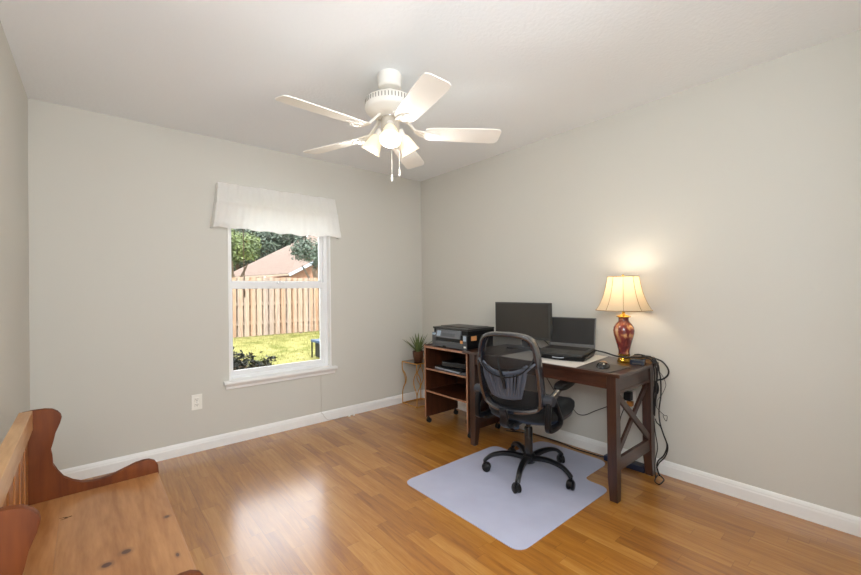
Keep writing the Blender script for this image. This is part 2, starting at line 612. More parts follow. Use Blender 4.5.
bm = NB(); box(bm, -30, 45, WT, 60, GZ - .3, GZ - .02); struct('ground', bm, plain('brown_earth', (98, 84, 58), .95))
bm = NB()
gn = 60
vs = {}
for i in range(gn + 1):
    for j in range(gn + 1):
        x = -14 + 34 * i / gn; y = .2 + 16 * j / gn
        vs[i, j] = bm.verts.new((x, y, GZ + .012 * noise.noise(Vector((x * 2, y * 2, 0)))))
for i in range(gn):
    for j in range(gn):
        bm.faces.new((vs[i, j], vs[i + 1, j], vs[i + 1, j + 1], vs[i, j + 1]))
# short blades close to the window give the turf an edge
for k in range(9000):
    x = rnd.uniform(-2, 4); y = rnd.uniform(1.2, 9.2); h = rnd.uniform(.03, .07); a = rnd.uniform(0, PI); w = .006
    dx, dy = math.cos(a) * w, math.sin(a) * w
    p = [bm.verts.new((x - dx, y - dy, GZ - .01)), bm.verts.new((x + dx, y + dy, GZ - .01)), bm.verts.new((x + rnd.uniform(-.03, .03), y + rnd.uniform(-.03, .03), GZ + h))]
    bm.faces.new(p)
o = finish('lawn', bm, M_lawn)
tagobj(o, 'patchy yellow-green mown lawn outside the window', 'grass', kind='stuff')

# fence (shadowbox: boards alternate on both sides of the rails)
def fence_mat():
    m, nt, b = new_mat('weathered_cedar_boards')
    N, L = nt.nodes, nt.links
    tc = N.new('ShaderNodeTexCoord'); sp = N.new('ShaderNodeSeparateXYZ'); L.new(tc.outputs['Object'], sp.inputs[0])
    dv = N.new('ShaderNodeMath'); dv.operation = 'DIVIDE'; dv.inputs[1].default_value = .093; L.new(sp.outputs[0], dv.inputs[0])
    fl = N.new('ShaderNodeMath'); fl.operation = 'FLOOR'; L.new(dv.outputs[0], fl.inputs[0])
    wn = N.new('ShaderNodeTexWhiteNoise'); wn.noise_dimensions = '1D'; L.new(fl.outputs[0], wn.inputs['W'])
    r = N.new('ShaderNodeValToRGB')
    r.color_ramp.elements[0].color = rgb((136, 122, 112)); r.color_ramp.elements[1].color = rgb((142, 112, 88))
    e = r.color_ramp.elements.new(.5); e.color = rgb((150, 132, 116))
    L.new(wn.outputs['Value'], r.inputs['Fac'])
    mp = N.new('ShaderNodeMapping'); mp.inputs['Scale'].default_value = (30, 30, 2); L.new(tc.outputs['Object'], mp.inputs[0])
    n = N.new('ShaderNodeTexNoise'); n.inputs['Scale'].default_value = 1.5; n.inputs['Detail'].default_value = 5; L.new(mp.outputs[0], n.inputs[0])
    mx = N.new('ShaderNodeMix'); mx.data_type = 'RGBA'; mx.blend_type = 'MULTIPLY'; mx.inputs['Factor'].default_value = .5
    r2 = N.new('ShaderNodeValToRGB'); r2.color_ramp.elements[0].position = .3; r2.color_ramp.elements[0].color = (.30, .25, .21, 1); r2.color_ramp.elements[1].position = .6; r2.color_ramp.elements[1].color = (1, 1, 1, 1)
    L.new(n.outputs['Fac'], r2.inputs[0]); L.new(r.outputs[0], mx.inputs[6]); L.new(r2.outputs[0], mx.inputs[7])
    L.new(mx.outputs[2], b.inputs['Base Color']); b.inputs['Roughness'].default_value = .85
    return m
M_fence = fence_mat()
FY = 9.45
fence = thing('wooden_fence', 'weathered cedar privacy fence across the back of the lawn outside', 'fence', (1.5, FY, GZ))
bm = NB()
pw, pitch_f = .140, .186
x = -4.4
while x < 8:
    top = GZ + 1.84 + rnd.uniform(-.012, .012)
    box(bm, x, x + pw, FY - .058, FY - .040, GZ + .03, top)
    top = GZ + 1.84 + rnd.uniform(-.012, .012)
    box(bm, x + pitch_f / 2 + .005, x + pitch_f / 2 + pw - .005, FY + .04, FY + .058, GZ + .03, top)
    x += pitch_f
finish('board_panel', bm, M_fence, fence, world=True)
for zz in (.38, .98, 1.55):
    bm = NB(); box(bm, -4.4, 8, FY - .036, FY + .002, GZ + zz, GZ + zz + .09)
    finish('fence_rail', bm, M_fence, fence, world=True)
for px in (-2.4, 0, 2.4, 4.8, 7.2):
    bm = NB(); box(bm, px - .045, px + .045, FY - .03, FY + .055, GZ - .02, GZ + 1.80)
    finish('fence_post', bm, M_fence, fence, world=True)

# neighbour's house beyond the fence
def shingle_mat():
    m, nt, b = new_mat('brown_asphalt_shingles')
    N, L = nt.nodes, nt.links
    tc = N.new('ShaderNodeTexCoord'); br = N.new('ShaderNodeTexBrick')
    br.inputs['Scale'].default_value = 4; br.inputs['Color1'].default_value = rgb((116, 100, 92)); br.inputs['Color2'].default_value = rgb((104, 90, 82))
    br.inputs['Mortar'].default_value = rgb((84, 70, 64)); br.inputs['Mortar Size'].default_value = .012
    L.new(tc.outputs['Object'], br.inputs['Vector']); L.new(br.outputs['Color'], b.inputs['Base Color']); b.inputs['Roughness'].default_value = .95
    return m
def brick_mat():
    m, nt, b = new_mat('orange_brick')
    N, L = nt.nodes, nt.links
    tc = N.new('ShaderNodeTexCoord'); br = N.new('ShaderNodeTexBrick')
    mp = N.new('ShaderNodeMapping'); mp.inputs['Rotation'].default_value = (R(90), 0, 0); L.new(tc.outputs['Object'], mp.inputs[0])
    br.inputs['Scale'].default_value = 4; br.inputs['Color1'].default_value = rgb((142, 99, 74)); br.inputs['Color2'].default_value = rgb((128, 84, 62))
    br.inputs['Mortar'].default_value = rgb((147, 135, 120))
    L.new(mp.outputs[0], br.inputs['Vector']); L.new(br.outputs['Color'], b.inputs['Base Color']); b.inputs['Roughness'].default_value = .9
    return m
M_shingle, M_brick = shingle_mat(), brick_mat()
house = thing('neighbour_house', 'neighbour\'s brick house with a brown shingle roof beyond the fence', 'house', (6, 17, GZ))
# hip-style slope facing the window: eave left-right, ridge rising to the right; then gable end on the right side
bm = NB()
e0, e1 = Vector((1.5, 16.0, 1.90)), Vector((4.45, 16.0, 2.10))
rk = Vector((7.2, 20.0, 5.3)); g1 = Vector((7.4, 16.0, 3.62))
lft = Vector((-.4, 18.6, 2.1)); apex = Vector((6.6, 21.0, 5.6))
def quad(bm, pts, th=.10, mi=0):
    v = [bm.verts.new(p) for p in pts]
    w = [bm.verts.new(Vector(p) - Vector((0, 0, th))) for p in pts]
    bm.faces.new(v).material_index = mi; bm.faces.new(w[::-1]).material_index = mi
    for i in range(len(v)):
        bm.faces.new((v[i], w[i], w[(i + 1) % len(v)], v[(i + 1) % len(v)])).material_index = mi
quad(bm, [e0, e1, (7.6, 20.2, 4.75), (6.7, 20.2, 4.35)])
quad(bm, [e1, (9.4, 16.0, 4.65), (12.0, 20.2, 6.6), (7.6, 20.2, 4.75)])
finish('roof', bm, M_shingle, house, world=True)
bm = NB()
bar(bm, e0 + Vector((0, -.03, -.06)), e1 + Vector((0, -.03, -.06)), .05, .08)
finish('fascia', bm, plain('cream_fascia', (150, 136, 122), .6), house, world=True)
bm = NB()
bar(bm, e1 + Vector((0, -.05, -.08)), Vector((9.4, 15.95, 4.58)),   .06, .13)
finish('gable_trim', bm, plain('pale_blue_trim', (160, 176, 190), .5), house, world=True)
bm = NB()
prism(bm, [(1.6, GZ), (12.5, GZ), (12.5, 4.2), (9.4, 4.45), (4.5, 1.95), (1.6, 1.75)], 1, 16.25, 20.3)
finish('brick_wall', bm, M_brick, house, world=True)

# trees
def leaf_mat(name, a, bb):
    m, nt, b = new_mat(name)
    N, L = nt.nodes, nt.links
    tc = N.new('ShaderNodeTexCoord'); nz = N.new('ShaderNodeTexNoise'); nz.inputs['Scale'].default_value = 2.5; nz.inputs['Detail'].default_value = 6
    L.new(tc.outputs['Object'], nz.inputs['Vector'])
    r = N.new('ShaderNodeValToRGB'); r.color_ramp.elements[0].position = .35; r.color_ramp.elements[1].position = .65
    r.color_ramp.elements[0].color = rgb(a); r.color_ramp.elements[1].color = rgb(bb)
    L.new(nz.outputs['Fac'], r.inputs[0]); L.new(r.outputs[0], b.inputs['Base Color'])
    b.inputs['Roughness'].default_value = .55
    return m
M_leafA = leaf_mat('light_green_leaves', (58, 76, 36), (98, 112, 56))
M_leafB = leaf_mat('blue_green_leaves', (34, 52, 40), (74, 90, 74))
M_leafC = leaf_mat('dark_shrub_leaves', (10, 18, 11), (20, 32, 18))
M_bark = plain('grey_brown_bark', (92, 78, 64), .9, nscale=20, var=.2)

def leaves(bm, c, rad, n, size, squash=.8, seed=0, shell=.5):
    rg = random.Random(seed)
    blobs = []
    for i in range(9):
        a = rg.uniform(0, 2 * PI); e = rg.uniform(-.6, 1)
        blobs.append((Vector((math.cos(a) * rad * .55, math.sin(a) * rad * .55, e * rad * .5 * squash)), rad * rg.uniform(.35, .6)))
    for i in range(n):
        bc, br = blobs[rg.randrange(len(blobs))]
        d = Vector((rg.gauss(0, 1), rg.gauss(0, 1), rg.gauss(0, 1))).normalized()
        p = Vector(c) + bc + d * br * rg.uniform(shell, 1)
        nrm = (d + Vector((rg.uniform(-.8, .8), rg.uniform(-.8, .8), rg.uniform(-.3, 1)))).normalized()
        u = nrm.orthogonal().normalized(); v = nrm.cross(u)
        an = rg.uniform(0, PI * 2); u, v = u * math.cos(an) + v * math.sin(an), v * math.cos(an) - u * math.sin(an)
        s = size * rg.uniform(.6, 1.3)
        vv = [bm.verts.new(p - u * s), bm.verts.new(p + v * s * .45 + nrm * s * .12), bm.verts.new(p + u * s), bm.verts.new(p - v * s * .45 + nrm * s * .12)]
        bm.faces.new(vv)

def tree(label, x, y, hgt, rad, n, size, mat, seed, group=None):
    t = thing('leafy_tree', label, 'tree', (x, y, GZ), group=group)
    bm = NB()
    tube(bm, [(x, y, GZ - .01), (x + .1, y, GZ + hgt * .35), (x - .1, y + .1, GZ + hgt * .8)], [.22, .15, .08], n=8)
    for a in (0.4, 2.3, 4.4):
        tube(bm, [(x, y, GZ + hgt * .45), (x + math.cos(a) * rad * .3, y + math.sin(a) * rad * .3, GZ + hgt * .65), (x + math.cos(a) * rad * .6, y + math.sin(a) * rad * .6, GZ + hgt * .85)], [.09, .06, .03], n=6)
    finish('trunk', bm, M_bark, t, world=True)
    bm = NB(); leaves(bm, (x, y, GZ + hgt), rad, n, size, seed=seed)
    finish('crown', bm, mat, t, world=True)
tree('light green tree at the far left of the window view', 1.25, 13.2, 3.0, 1.1, 7000, .07, M_leafA, 3)
tree('blue-green tree rising behind the middle of the neighbour\'s roof', 9.4, 26.5, 6.6, 4.2, 18000, .16, M_leafB, 5)
tree('tall dark tree behind the left slope of the neighbour\'s roof', 4.9, 27.0, 5.2, 3.3, 18000, .15, M_leafB, 9)
tree('dense blue-green tree farthest back, behind both other crowns', 9.5, 38.0, 6.5, 6.5, 14000, .30, M_leafB, 21)
tree('dark-leaved tree overhanging the right side of the neighbour\'s roof', 4.75, 13.4, 3.0, 1.15, 3200, .075, M_leafB, 12)

# shrub under the window (left corner of the view)
sh = thing('garden_shrub', 'dark-leaved shrub showing in the lower left corner of the window', 'shrub', (-1.75, 1.5, GZ))
bm = NB()
for i in range(16):
    a = rnd.uniform(0, 2 * PI); q = rnd.uniform(.05, .32)
    tube(bm, [(-1.75, 1.5, GZ - .01), (-1.75 + q * .6 * math.cos(a), 1.5 + q * .6 * math.sin(a), GZ + .3), (-1.75 + q * 1.2 * math.cos(a), 1.5 + q * math.sin(a), GZ + .55)], .006, n=5, sub=3)
finish('stem', bm, M_bark, sh, world=True)
bm = NB()
rg = random.Random(4)
def sprig(bm, c, n, spread, s):
    for i in range(n):
        p = Vector(c) + Vector((rg.gauss(0, spread), rg.gauss(0, spread), rg.gauss(0, spread)))
        u = Vector((rg.uniform(-1, 1), rg.uniform(-1, 1), rg.uniform(-.3, 1))).normalized(); v = u.orthogonal().normalized()
        an = rg.uniform(0, 6); v = v * math.cos(an) + u.cross(v) * math.sin(an)
        q = s * rg.uniform(.7, 1.3)
        bm.faces.new([bm.verts.new(p), bm.verts.new(p + u * q + v * q * .4), bm.verts.new(p + u * q * 2), bm.verts.new(p + u * q - v * q * .4)])
for c, n, s_ in [((-1.80, 1.5, .34), 1100, .10), ((-1.62, 1.5, .38), 420, .055), ((-1.66, 1.48, .22), 1300, .10), ((-1.45, 1.5, .24), 900, .075), ((-1.34, 1.5, .20), 500, .06), ((-1.9, 1.5, .15), 420, .12), ((-1.5, 1.5, .05), 360, .11),
               ((-1.50, 1.5, .43), 26, .02), ((-1.43, 1.5, .46), 26, .018), ((-1.40, 1.5, .37), 30, .025), ((-1.32, 1.5, .33), 30, .03), ((-1.25, 1.5, .36), 26, .02), ((-1.20, 1.5, .40), 18, .014), ((-1.16, 1.5, .38), 18, .014), ((-1.22, 1.5, .30), 30, .025), ((-1.56, 1.5, .47), 14, .014), ((-1.28, 1.5, .22), 120, .06)]:
    sprig(bm, c, n, s_, .026)
finish('foliage', bm, M_leafC, sh, world=True)

# dark stand on the lawn at the right edge of the window view
st = thing('garden_stand', 'dark outdoor stand with a blue top at the window\'s lower right', 'stand', (.96, 4.25, GZ))
bm = NB(); box(bm, .62, 1.32, 3.98, 4.52, .15, .20, .01); finish('top', bm, plain('blue_grey_top', (42, 66, 94), .5), st, world=True)
bm = NB(); box(bm, .70, 1.26, 4.02, 4.48, GZ + .02, .15, .01); finish('cabinet', bm, plain('black_green_panel', (10, 14, 12), .6), st, world=True)
for lx, ly in ((.64, 4.0), (.64, 4.5), (1.30, 4.0), (1.30, 4.5)):
    bm = NB(); box(bm, lx - .012, lx + .012, ly - .012, ly + .012, GZ - .01, .15); finish('leg', bm, M_black, st, world=True)

# brown rod hanging from the eave outside
bm = NB()
cyl(bm, (-1.798, .36, 2.37), (-1.784, .36, 1.22), .0045, n=8); cyl(bm, (-1.784, .36, 1.23), (-1.783, .36, 1.165), .009, .006, n=8)
o = finish('hanging_rod', bm, plain('rusty_rod', (78, 56, 34), .7), smooth=True)
tagobj(o, 'thin brown rod hanging from the eave outside the upper pane', 'rod')

# ------------------------------------------------------------------ valance
val = thing('window_valance', 'sheer white linen valance gathered over the top of the window', 'curtain', (-1.58, -.05, 1.70))
def val_pt(u, v):
    """u 0..1 along, v 0 top..1 bottom; returns a point on the front sheet"""
    flare = .038 * v ** 1.3
    x0, x1 = -2.088 - flare, -1.092 + flare * 1.05
    x = x0 + (x1 - x0) * u
    zt = 2.074 + .002 * math.sin(u * 23) + .002 * math.sin(u * 61)
    zb = 1.716 + .005 * math.sin(u * 9 + .5) + .005 * math.sin(u * 37) - .012 * math.exp(-((u - .7) / .15) ** 2)
    z = zt + (zb - zt) * v
    y = -.072 - .022 * v - .010 * math.sin(PI * min(1, v * 1.0)) 
    # two rod pockets push the cloth out
    y -= .010 * math.exp(-((v - .42) / .05) ** 2) + .007 * math.exp(-((v - .90) / .05) ** 2) - .002 * math.sin(u * 170) * (1 - v)
    y -= .006 * math.sin(u * 44 + 2 * v) * v + .004 * math.sin(u * 97 + 1.3 + 3 * v) * (.4 + .6 * v)
    y += .004 * noise.noise(Vector((u * 9, v * 4, 2)))
    return Vector((x, y, z))
bm = NB()
NU, NV = 150, 34
gr = [[bm.verts.new(val_pt(i / NU, j / NV)) for j in range(NV + 1)] for i in range(NU + 1)]
for i in range(NU):
    for j in range(NV):
        bm.faces.new((gr[i][j], gr[i + 1][j], gr[i + 1][j + 1], gr[i][j + 1]))
for e, sgn in ((0, -1), (NU, 1)):
    prev = gr[e]
    for s in range(1, 5):
        cur = []
        for j in range(NV + 1):
            p = gr[e][j].co
            q = Vector((p.x + sgn * .006 * s / 4 * (j / NV), p.y * (1 - s / 4) - .001, p.z))
            cur.append(bm.verts.new(q))
        for j in range(NV):
            bm.faces.new((prev[j], cur[j], cur[j + 1], prev[j + 1]))
        prev = cur
finish('valance_cloth', bm, M_valance, val, smooth=True, world=True, angle=70)
bm = NB()
tube(bm, [(-2.075, -.001, 2.045), (-2.073, -.05, 2.045), (-2.06, -.062, 2.045), (-1.12, -.062, 2.045), (-1.107, -.05, 2.045), (-1.105, -.001, 2.045)], .006, n=8, smooth=False)
finish('curtain_rod', bm, M_whitep, val, world=True)
bm = NB()
tube(bm, [(-2.085, -.001, 1.93), (-2.083, -.06, 1.93), (-2.07, -.078, 1.93), (-1.11, -.078, 1.93), (-1.097, -.06, 1.93), (-1.095, -.001, 1.93)], .006, n=8, smooth=False)
finish('curtain_rod', bm, M_whitep, val, world=True)

# ------------------------------------------------------------------ wall outlet (back wall)
def outlet(name, label, M):
    t = thing(name, label, 'outlet')
    t.matrix_world = M
    t.rotation_mode = 'XYZ'
    bm = NB(); box(bm, -.036, .036, -.006, -.0003, -.058, .058, .003); finish('cover_plate', bm, M_whitep, t)
    for s in (-1, 1):
        bm = NB(); box(bm, -.0165, .0165, -.009, -.005, s * .02 - .0145, s * .02 + .0145, .004); r = finish('receptacle', bm, M_whitep, t)
        bm = NB()
        for dx in (-.0065, .0065): box(bm, dx - .0013, dx + .0013, -.0094, -.0088, s * .02 - .001, s * .02 + .008)
        box(bm, -.0025, .0025, -.0094, -.0088, s * .02 - .0095, s * .02 - .0045)
        finish('slot', bm, M_slot, r)
    bm = NB(); cyl(bm, (0, -.0075, 0), (0, -.0055, 0), .003, n=10); finish('screw', bm, M_silver, t)
    return t
outlet('wall_outlet', 'white duplex outlet low on the wall below and left of the window', Matrix.Translation((-2.232, 0, .378)))

# faint cord under the sill
bm = NB(); tube(bm, [(-1.222, -.004, .436), (-1.225, -.004, .30), (-1.222, -.004, .2), (-1.226, -.006, .09), (-1.22, -.019, .08), (-1.16, -.022, .01), (-.99, -.024, .007)], .0016, n=6)
o = finish('thin_cable', bm, plain('beige_cord', (196, 190, 178), .5), smooth=True); tagobj(o, 'thin beige cord running down the wall under the window sill', 'cord')
for sx, lb in ((-.955, 'small white cord clip on the floor, left of its pair'), (-.905, 'small white cord clip on the floor, right of its pair')):
    bm = NB(); box(bm, sx - .009, sx + .009, -.045, -.025, 0, .012, .003)
    o = finish('cord_clip', bm, M_whitep); tagobj(o, lb, 'clip', 'cord clips at the back baseboard')

# ------------------------------------------------------------------ ceiling fan
FX, FYc = -1.531, -1.626
fan = thing('ceiling_fan', 'white five-blade ceiling fan with three lit glass shades', 'ceiling fan', (FX, FYc, H))
def fl(z): return z - H
bm = NB(); lathe(bm, [(.066, 0), (.069, -.006), (.068, -.045), (.066, -.070), (.058, -.078), (.018, -.080)], 36); finish('canopy', bm, M_fanwhite, fan, smooth=True)
bm = NB(); lathe(bm, [(.014, -.06), (.014, -.15)], 16); lathe(bm, [(.022, -.085), (.034, -.10), (.036, -.125), (.030, -.14)], 20); finish('downrod', bm, M_fanwhite, fan, smooth=True)
bm = NB(); lathe(bm, [(.03, -.128), (.085, -.132), (.115, -.137), (.131, -.146), (.138, -.160), (.140, -.205), (.136, -.212), (.128, -.216), (.110, -.230), (.085, -.240), (.06, -.246), (.05, -.250)], 48)
mot = finish('motor_housing', bm, M_fanwhite, fan, smooth=True)
bm = NB()
for k in range(48):
    a = 2 * PI * k / 48
    Mx = Matrix.Rotation(a, 4, 'Z')
    box(bm, .132, .1405, -.0026, .0026, -.182, -.158, 0, 1, 0, Mx)
finish('vent_slot', bm, M_fandark, mot)
bm = NB(); lathe(bm, [(.05, -.248), (.052, -.252), (.046, -.256), (.052, -.262), (.054, -.300), (.05, -.326), (.03, -.34), (.012, -.345)], 32)
finish('switch_housing', bm, plain('fan_fitter_satin', (214, 206, 192), .3, metal=.2), fan, smooth=True)
bm = NB(); lathe(bm, [(.0525, -.240), (.0535, -.243), (.0535, -.247), (.0525, -.250)], 32, cap=False); finish('collar', bm, M_chrome, fan, smooth=True)
# one blade + iron, then copies
def blade_outline():
    pts = [(.20, -.046), (.225, -.056), (.30, -.060), (.44, -.066), (.590, -.070), (.625, -.064), (.637, -.045)]
    return pts + [(x, -y) for x, y in reversed(pts)]
pitch = R(-12)
BZ = -.330
first = None
for k in range(5):
    ang = R(182.6 - 72 * k)
    if first is None:
        bm = NB(); prism(bm, blade_outline(), 2, -.003, .003, .0012, M=Matrix.Rotation(pitch, 4, 'X'))
        bl = finish('blade', bm, M_fanwhite, fan)
        bm = NB()
        # decorative iron: forked arm
        tube(bm, [(.075, 0, .085), (.11, 0, .05), (.15, 0, .012), (.20, 0, -.006)], [.011, .009, .009, .010], n=8, flat=(1.3, .7), up=(0, 0, 1))
        for s in (-1, 1):
            tube(bm, [(.14, s * .004, .015), (.175, s * .03, .0), (.215, s * .034, -.007 - s * .0), (.25, s * .018, -.008)], [.006, .006, .006], n=6, flat=(1.4, .7), up=(0, 0, 1))
        t_ = NB(); prism(t_, [(.19, -.02), (.27, -.012), (.285, 0), (.27, .012), (.19, .02)], 2, -.010, -.0045)
        for v in t_.verts: v.co = Matrix.Rotation(pitch, 3, 'X') @ v.co
        merge(bm, t_)
        ir = finish('blade_iron', bm, M_fanwhite, bl, smooth=True)
        first = bl
    else:
        bl = first.copy(); col.objects.link(bl); bl.parent = fan
        c2 = ir.copy(); col.objects.link(c2); c2.parent = bl
    bl.location = (0, 0, BZ)
    bl.rotation_euler = (0, 0, ang)
M_shade = glow('frosted_lit_glass', (255, 238, 200), .42, (244, 232, 206))
M_bulb = glow('lit_bulb', (255, 240, 214), 3.0)
shade_me = None
for k in range(3):
    a = R(-124.8 + 120 * k)
    tilt = R(33)
    # local: axis pointing outward and down
    Mx = Matrix.Rotation(a, 4, 'Z') @ Matrix.Translation((.072, 0, -.318)) @ Matrix.Rotation(-tilt, 4, 'Y')
    bm = NB(); cyl(bm, (0, 0, .022), (0, 0, -.022), .019, .021, 16); cyl(bm, (-.028, 0, .03), (0, 0, .012), .010, .012, 10); bm.transform(Mx)
    arm = finish('light_arm', bm, M_fanwhite, fan, smooth=True)
    bm = NB()
    lathe(bm, [(.022, -.018), (.030, -.026), (.038, -.045), (.045, -.075), (.052, -.105), (.058, -.118), (.0565, -.119), (.049, -.103), (.042, -.075), (.035, -.047), (.027, -.029), (.020, -.020)], 32, cap=False)
    bm.transform(Mx)
    finish('glass_shade', bm, M_shade, arm, smooth=True)
    bm = NB(); lathe(bm, [(.0, -.022), (.012, -.026), (.014, -.045), (.024, -.065), (.029, -.083), (.026, -.098), (.014, -.109), (0, -.112)], 20)
    bm.transform(Mx)
    b_ = finish('bulb', bm, M_bulb, arm, smooth=True)
    L_ = bpy.data.lights.new('fan_bulb_light', 'POINT'); L_.energy = 4.6; L_.color = (1, .96, .90); L_.shadow_soft_size = .035
    lo = bpy.data.objects.new('fan_bulb_light', L_); col.objects.link(lo)
    pw_ = Matrix.Translation((FX, FYc, H)) @ Mx @ Vector((0, 0, -.135)); lo.location = pw_
for (cx_, cy_), zend in (((.001, -.010), 1.862), ((.045, -.022), 1.900)):
    bm = NB(); cyl(bm, (cx_, cy_, -.31), (cx_, cy_, fl(zend)), .0012, n=6)
    c_ = finish('pull_chain', bm, M_whitep, fan)
    bm = NB(); lathe(bm, [(0, .018), (.003, .015), (.006, -.004), (.0065, -.016), (.003, -.022), (0, -.023)], 12, Matrix.Translation((cx_, cy_, fl(zend) - .01)))
    finish('pull_knob', bm, M_whitep, c_, smooth=True)

# ------------------------------------------------------------------ desk
desk = thing('writing_desk', 'dark walnut writing desk with X-braced end along the right wall', 'desk', (-.315, -1.86, 0))
DX0, DX1, DY0, DY1, DZ = -.602, -.045, -2.475, -1.24, .730
bm = NB(); box(bm, DX0, DX1, DY0, DY1, DZ - .021, DZ, .004, 2); finish('tabletop', bm, M_desk, desk, world=True)
def leg(bm, x, y, sx, sy):
    # tapered square leg; sx, sy = direction of inner corner
    w0, w1 = .054, .044
    t = NB()
    def ring(w, z): return [t.verts.new((x, y, z)), t.verts.new((x + sx * w, y, z)), t.verts.new((x + sx * w, y + sy * w, z)), t.verts.new((x, y + sy * w, z))]
    A, B, C_ = ring(w1, .004), ring(w0, .13), ring(w0, DZ - .021)
    for p, q in ((A, B), (B, C_)):
        for i in range(4): t.faces.new((p[i], p[(i + 1) % 4], q[(i + 1) % 4], q[i]))
    t.faces.new(A[::-1]); t.faces.new(C_)
    bmesh.ops.bevel(t, geom=[e for e in t.edges if abs(e.verts[0].co.z - e.verts[1].co.z) > .05], offset=.002, segments=1, affect='EDGES')
    merge(bm, t)
LI = .012
for x, y, sx, sy in ((DX0 + LI, DY0 + LI + .015, 1, 1), (DX1 - LI, DY0 + LI + .015, -1, 1), (DX0 + LI, DY1 - LI - .055, 1, -1), (DX1 - LI, DY1 - LI - .055, -1, -1)):
    bm = NB(); leg(bm, x, y, sx, sy); lg = finish('leg', bm, M_desk_x, desk, world=True)
    bm = NB(); cyl(bm, (x + sx * .024, y + sy * .024, 0), (x + sx * .024, y + sy * .024, .006), .016, n=12); bm.transform(tmat(desk).inverted()); finish('glide', bm, M_silver, lg)
yl = DY0 + LI + .015
bm = NB(); box(bm, DX0 + .022, DX0 + .042, yl + .05, DY1 - .115, .634, .710, .002); finish('front_apron', bm, M_desk, desk, world=True)
bm = NB(); box(bm, DX1 - .042, DX1 - .022, yl + .05, DY1 - .115, .634, .710, .002); finish('rear_apron', bm, M_desk, desk, world=True)
for ya, yb in ((yl + .010, yl + .030), (DY1 - .097, DY1 - .077)):
    bm = NB(); box(bm, DX0 + .06, DX1 - .06, ya, yb, .618, .710, .002); box(bm, DX0 + .06, DX1 - .06, ya - .004, yb + .004, .604, .622, .003); finish('side_apron', bm, M_desk_d, desk, world=True)
    bm = NB(); box(bm, DX0 + .06, DX1 - .06, ya, yb, .165, .240, .003); finish('stretcher', bm, M_desk_d, desk, world=True)
    yc = (ya + yb) / 2
    bm = NB(); bar(bm, (DX0 + .062, yc - .005, .598), (DX1 - .062, yc - .005, .246), .014, .038, (0, 0, 1), .002); finish('cross_brace', bm, M_desk_x, desk, world=True)
    bm = NB(); bar(bm, (DX0 + .062, yc + .006, .246), (DX1 - .062, yc + .006, .598), .014, .038, (0, 0, 1), .002); finish('cross_brace', bm, M_desk_x, desk, world=True)

# ------------------------------------------------------------------ printer cart / shelf
cart = thing('rolling_bookcase', 'small brown rolling bookcase with open shelves left of the desk', 'shelf', (-.32, -.94, 0))
CX0, CX1, CY0, CY1, CZ = -.525, -.125, -1.222, -.672, .716
T = .016
bm = NB(); box(bm, CX0, CX1, CY0 + T, CY1 - T, CZ - .03, CZ - .006, .001); box(bm, CX0 - .003, CX0, CY0 + T, CY1 - T, CZ - .026, CZ - .010, 0, 1, 1); finish('top_shelf', bm, [M_cab_h, M_cab_edge], cart, world=True)
for y0, y1 in ((CY0, CY0 + T), (CY1 - T, CY1)):
    bm = NB(); box(bm, CX0, CX1, y0, y1, .058, CZ, .001); box(bm, CX0 - .002, CX0 + .0005, y0, y1, .058, CZ, 0, 1, 1); finish('side_panel', bm, [M_cab, M_cab_edge], cart, world=True)
for z in (.498, .296):
    bm = NB(); box(bm, CX0 + .004, CX1 - .01, CY0 + T, CY1 - T, z - .008, z + .008, .001); box(bm, CX0 + .002, CX0 + .0045, CY0 + T, CY1 - T, z - .007, z + .007, 0, 1, 1); finish('shelf_board', bm, [M_cab_h, M_cab_edge], cart, world=True)
bm = NB(); box(bm, CX1 - .012, CX1 - .004, CY0 + T, CY1 - T, .30, CZ - .03); finish('back_panel', bm, M_cab, cart, world=True)
for x, y in ((CX0 + .03, CY1 - .012), (CX0 + .03, CY0 + .012), (CX1 - .03, CY1 - .012), (CX1 - .03, CY0 + .012)):
    bm = NB()
    cyl(bm, (x, y, .046), (x, y, .060), .007, n=10)
    box(bm, x - .009, x + .009, y - .011, y + .011, .030, .050, .004)
    c_ = finish('caster', bm, M_black, cart, world=True, smooth=True)
    bm = NB()
    for s in (-1, 1):
        cyl(bm, (x + .006, y + s * .003, .0215), (x + .006, y + s * .013, .0215), .0212, n=20)
    bm.transform(tmat(cart).inverted()); finish('wheel', bm, M_blackm, c_, smooth=True)

# printer on the cart
PT = CZ - .006 + .0
pr = thing('printer', 'black all-in-one inkjet printer on top of the rolling bookcase', 'printer', (-.33, -.985, CZ - .006), R(0))
# local: +x towards wall, -x front
fx, bx, y0, y1 = -.175, .145, -.218, .215
bm = NB()
box(bm, fx, bx, y0, y1, .006, .122, .006); box(bm, fx + .012, bx + .02, y0 + .004, y1 - .004, .115, .158, .006)
for fxx in (fx + .03, bx - .03):
    for fyy in (y0 + .03, y1 - .03): cyl(bm, (fxx, fyy, 0), (fxx, fyy, .008), .01, n=10)
body = finish('body', bm, M_black, pr, smooth=True)
bm = NB(); box(bm, fx + .004, bx + .014, y0 - .003, y1 + .003, .158, .176, .005); box(bm, fx + .07, bx - .03, y0 + .03, y1 - .03, .174, .182, .004); finish('scanner_lid', bm, plain('dark_lid_plastic', (52, 51, 50), .35), pr, smooth=True)
for ya, yb in ((y0 + .001, y0 + .040), (y1 - .058, y1 - .001)):
    bm = NB(); box(bm, fx - .008, fx + .004, ya, yb, .006, .126, .004); finish('front_cheek', bm, M_grey, pr, smooth=True)
bm = NB(); box(bm, fx - .012, fx + .006, y0 + .040, y1 - .058, .008, .058, .003); finish('paper_tray', bm, M_grey, pr, smooth=True)
bm = NB(); box(bm, fx - .0135, fx - .011, .03, .07, .004, .022, .001); finish('tray_notch', bm, M_blackm, pr)
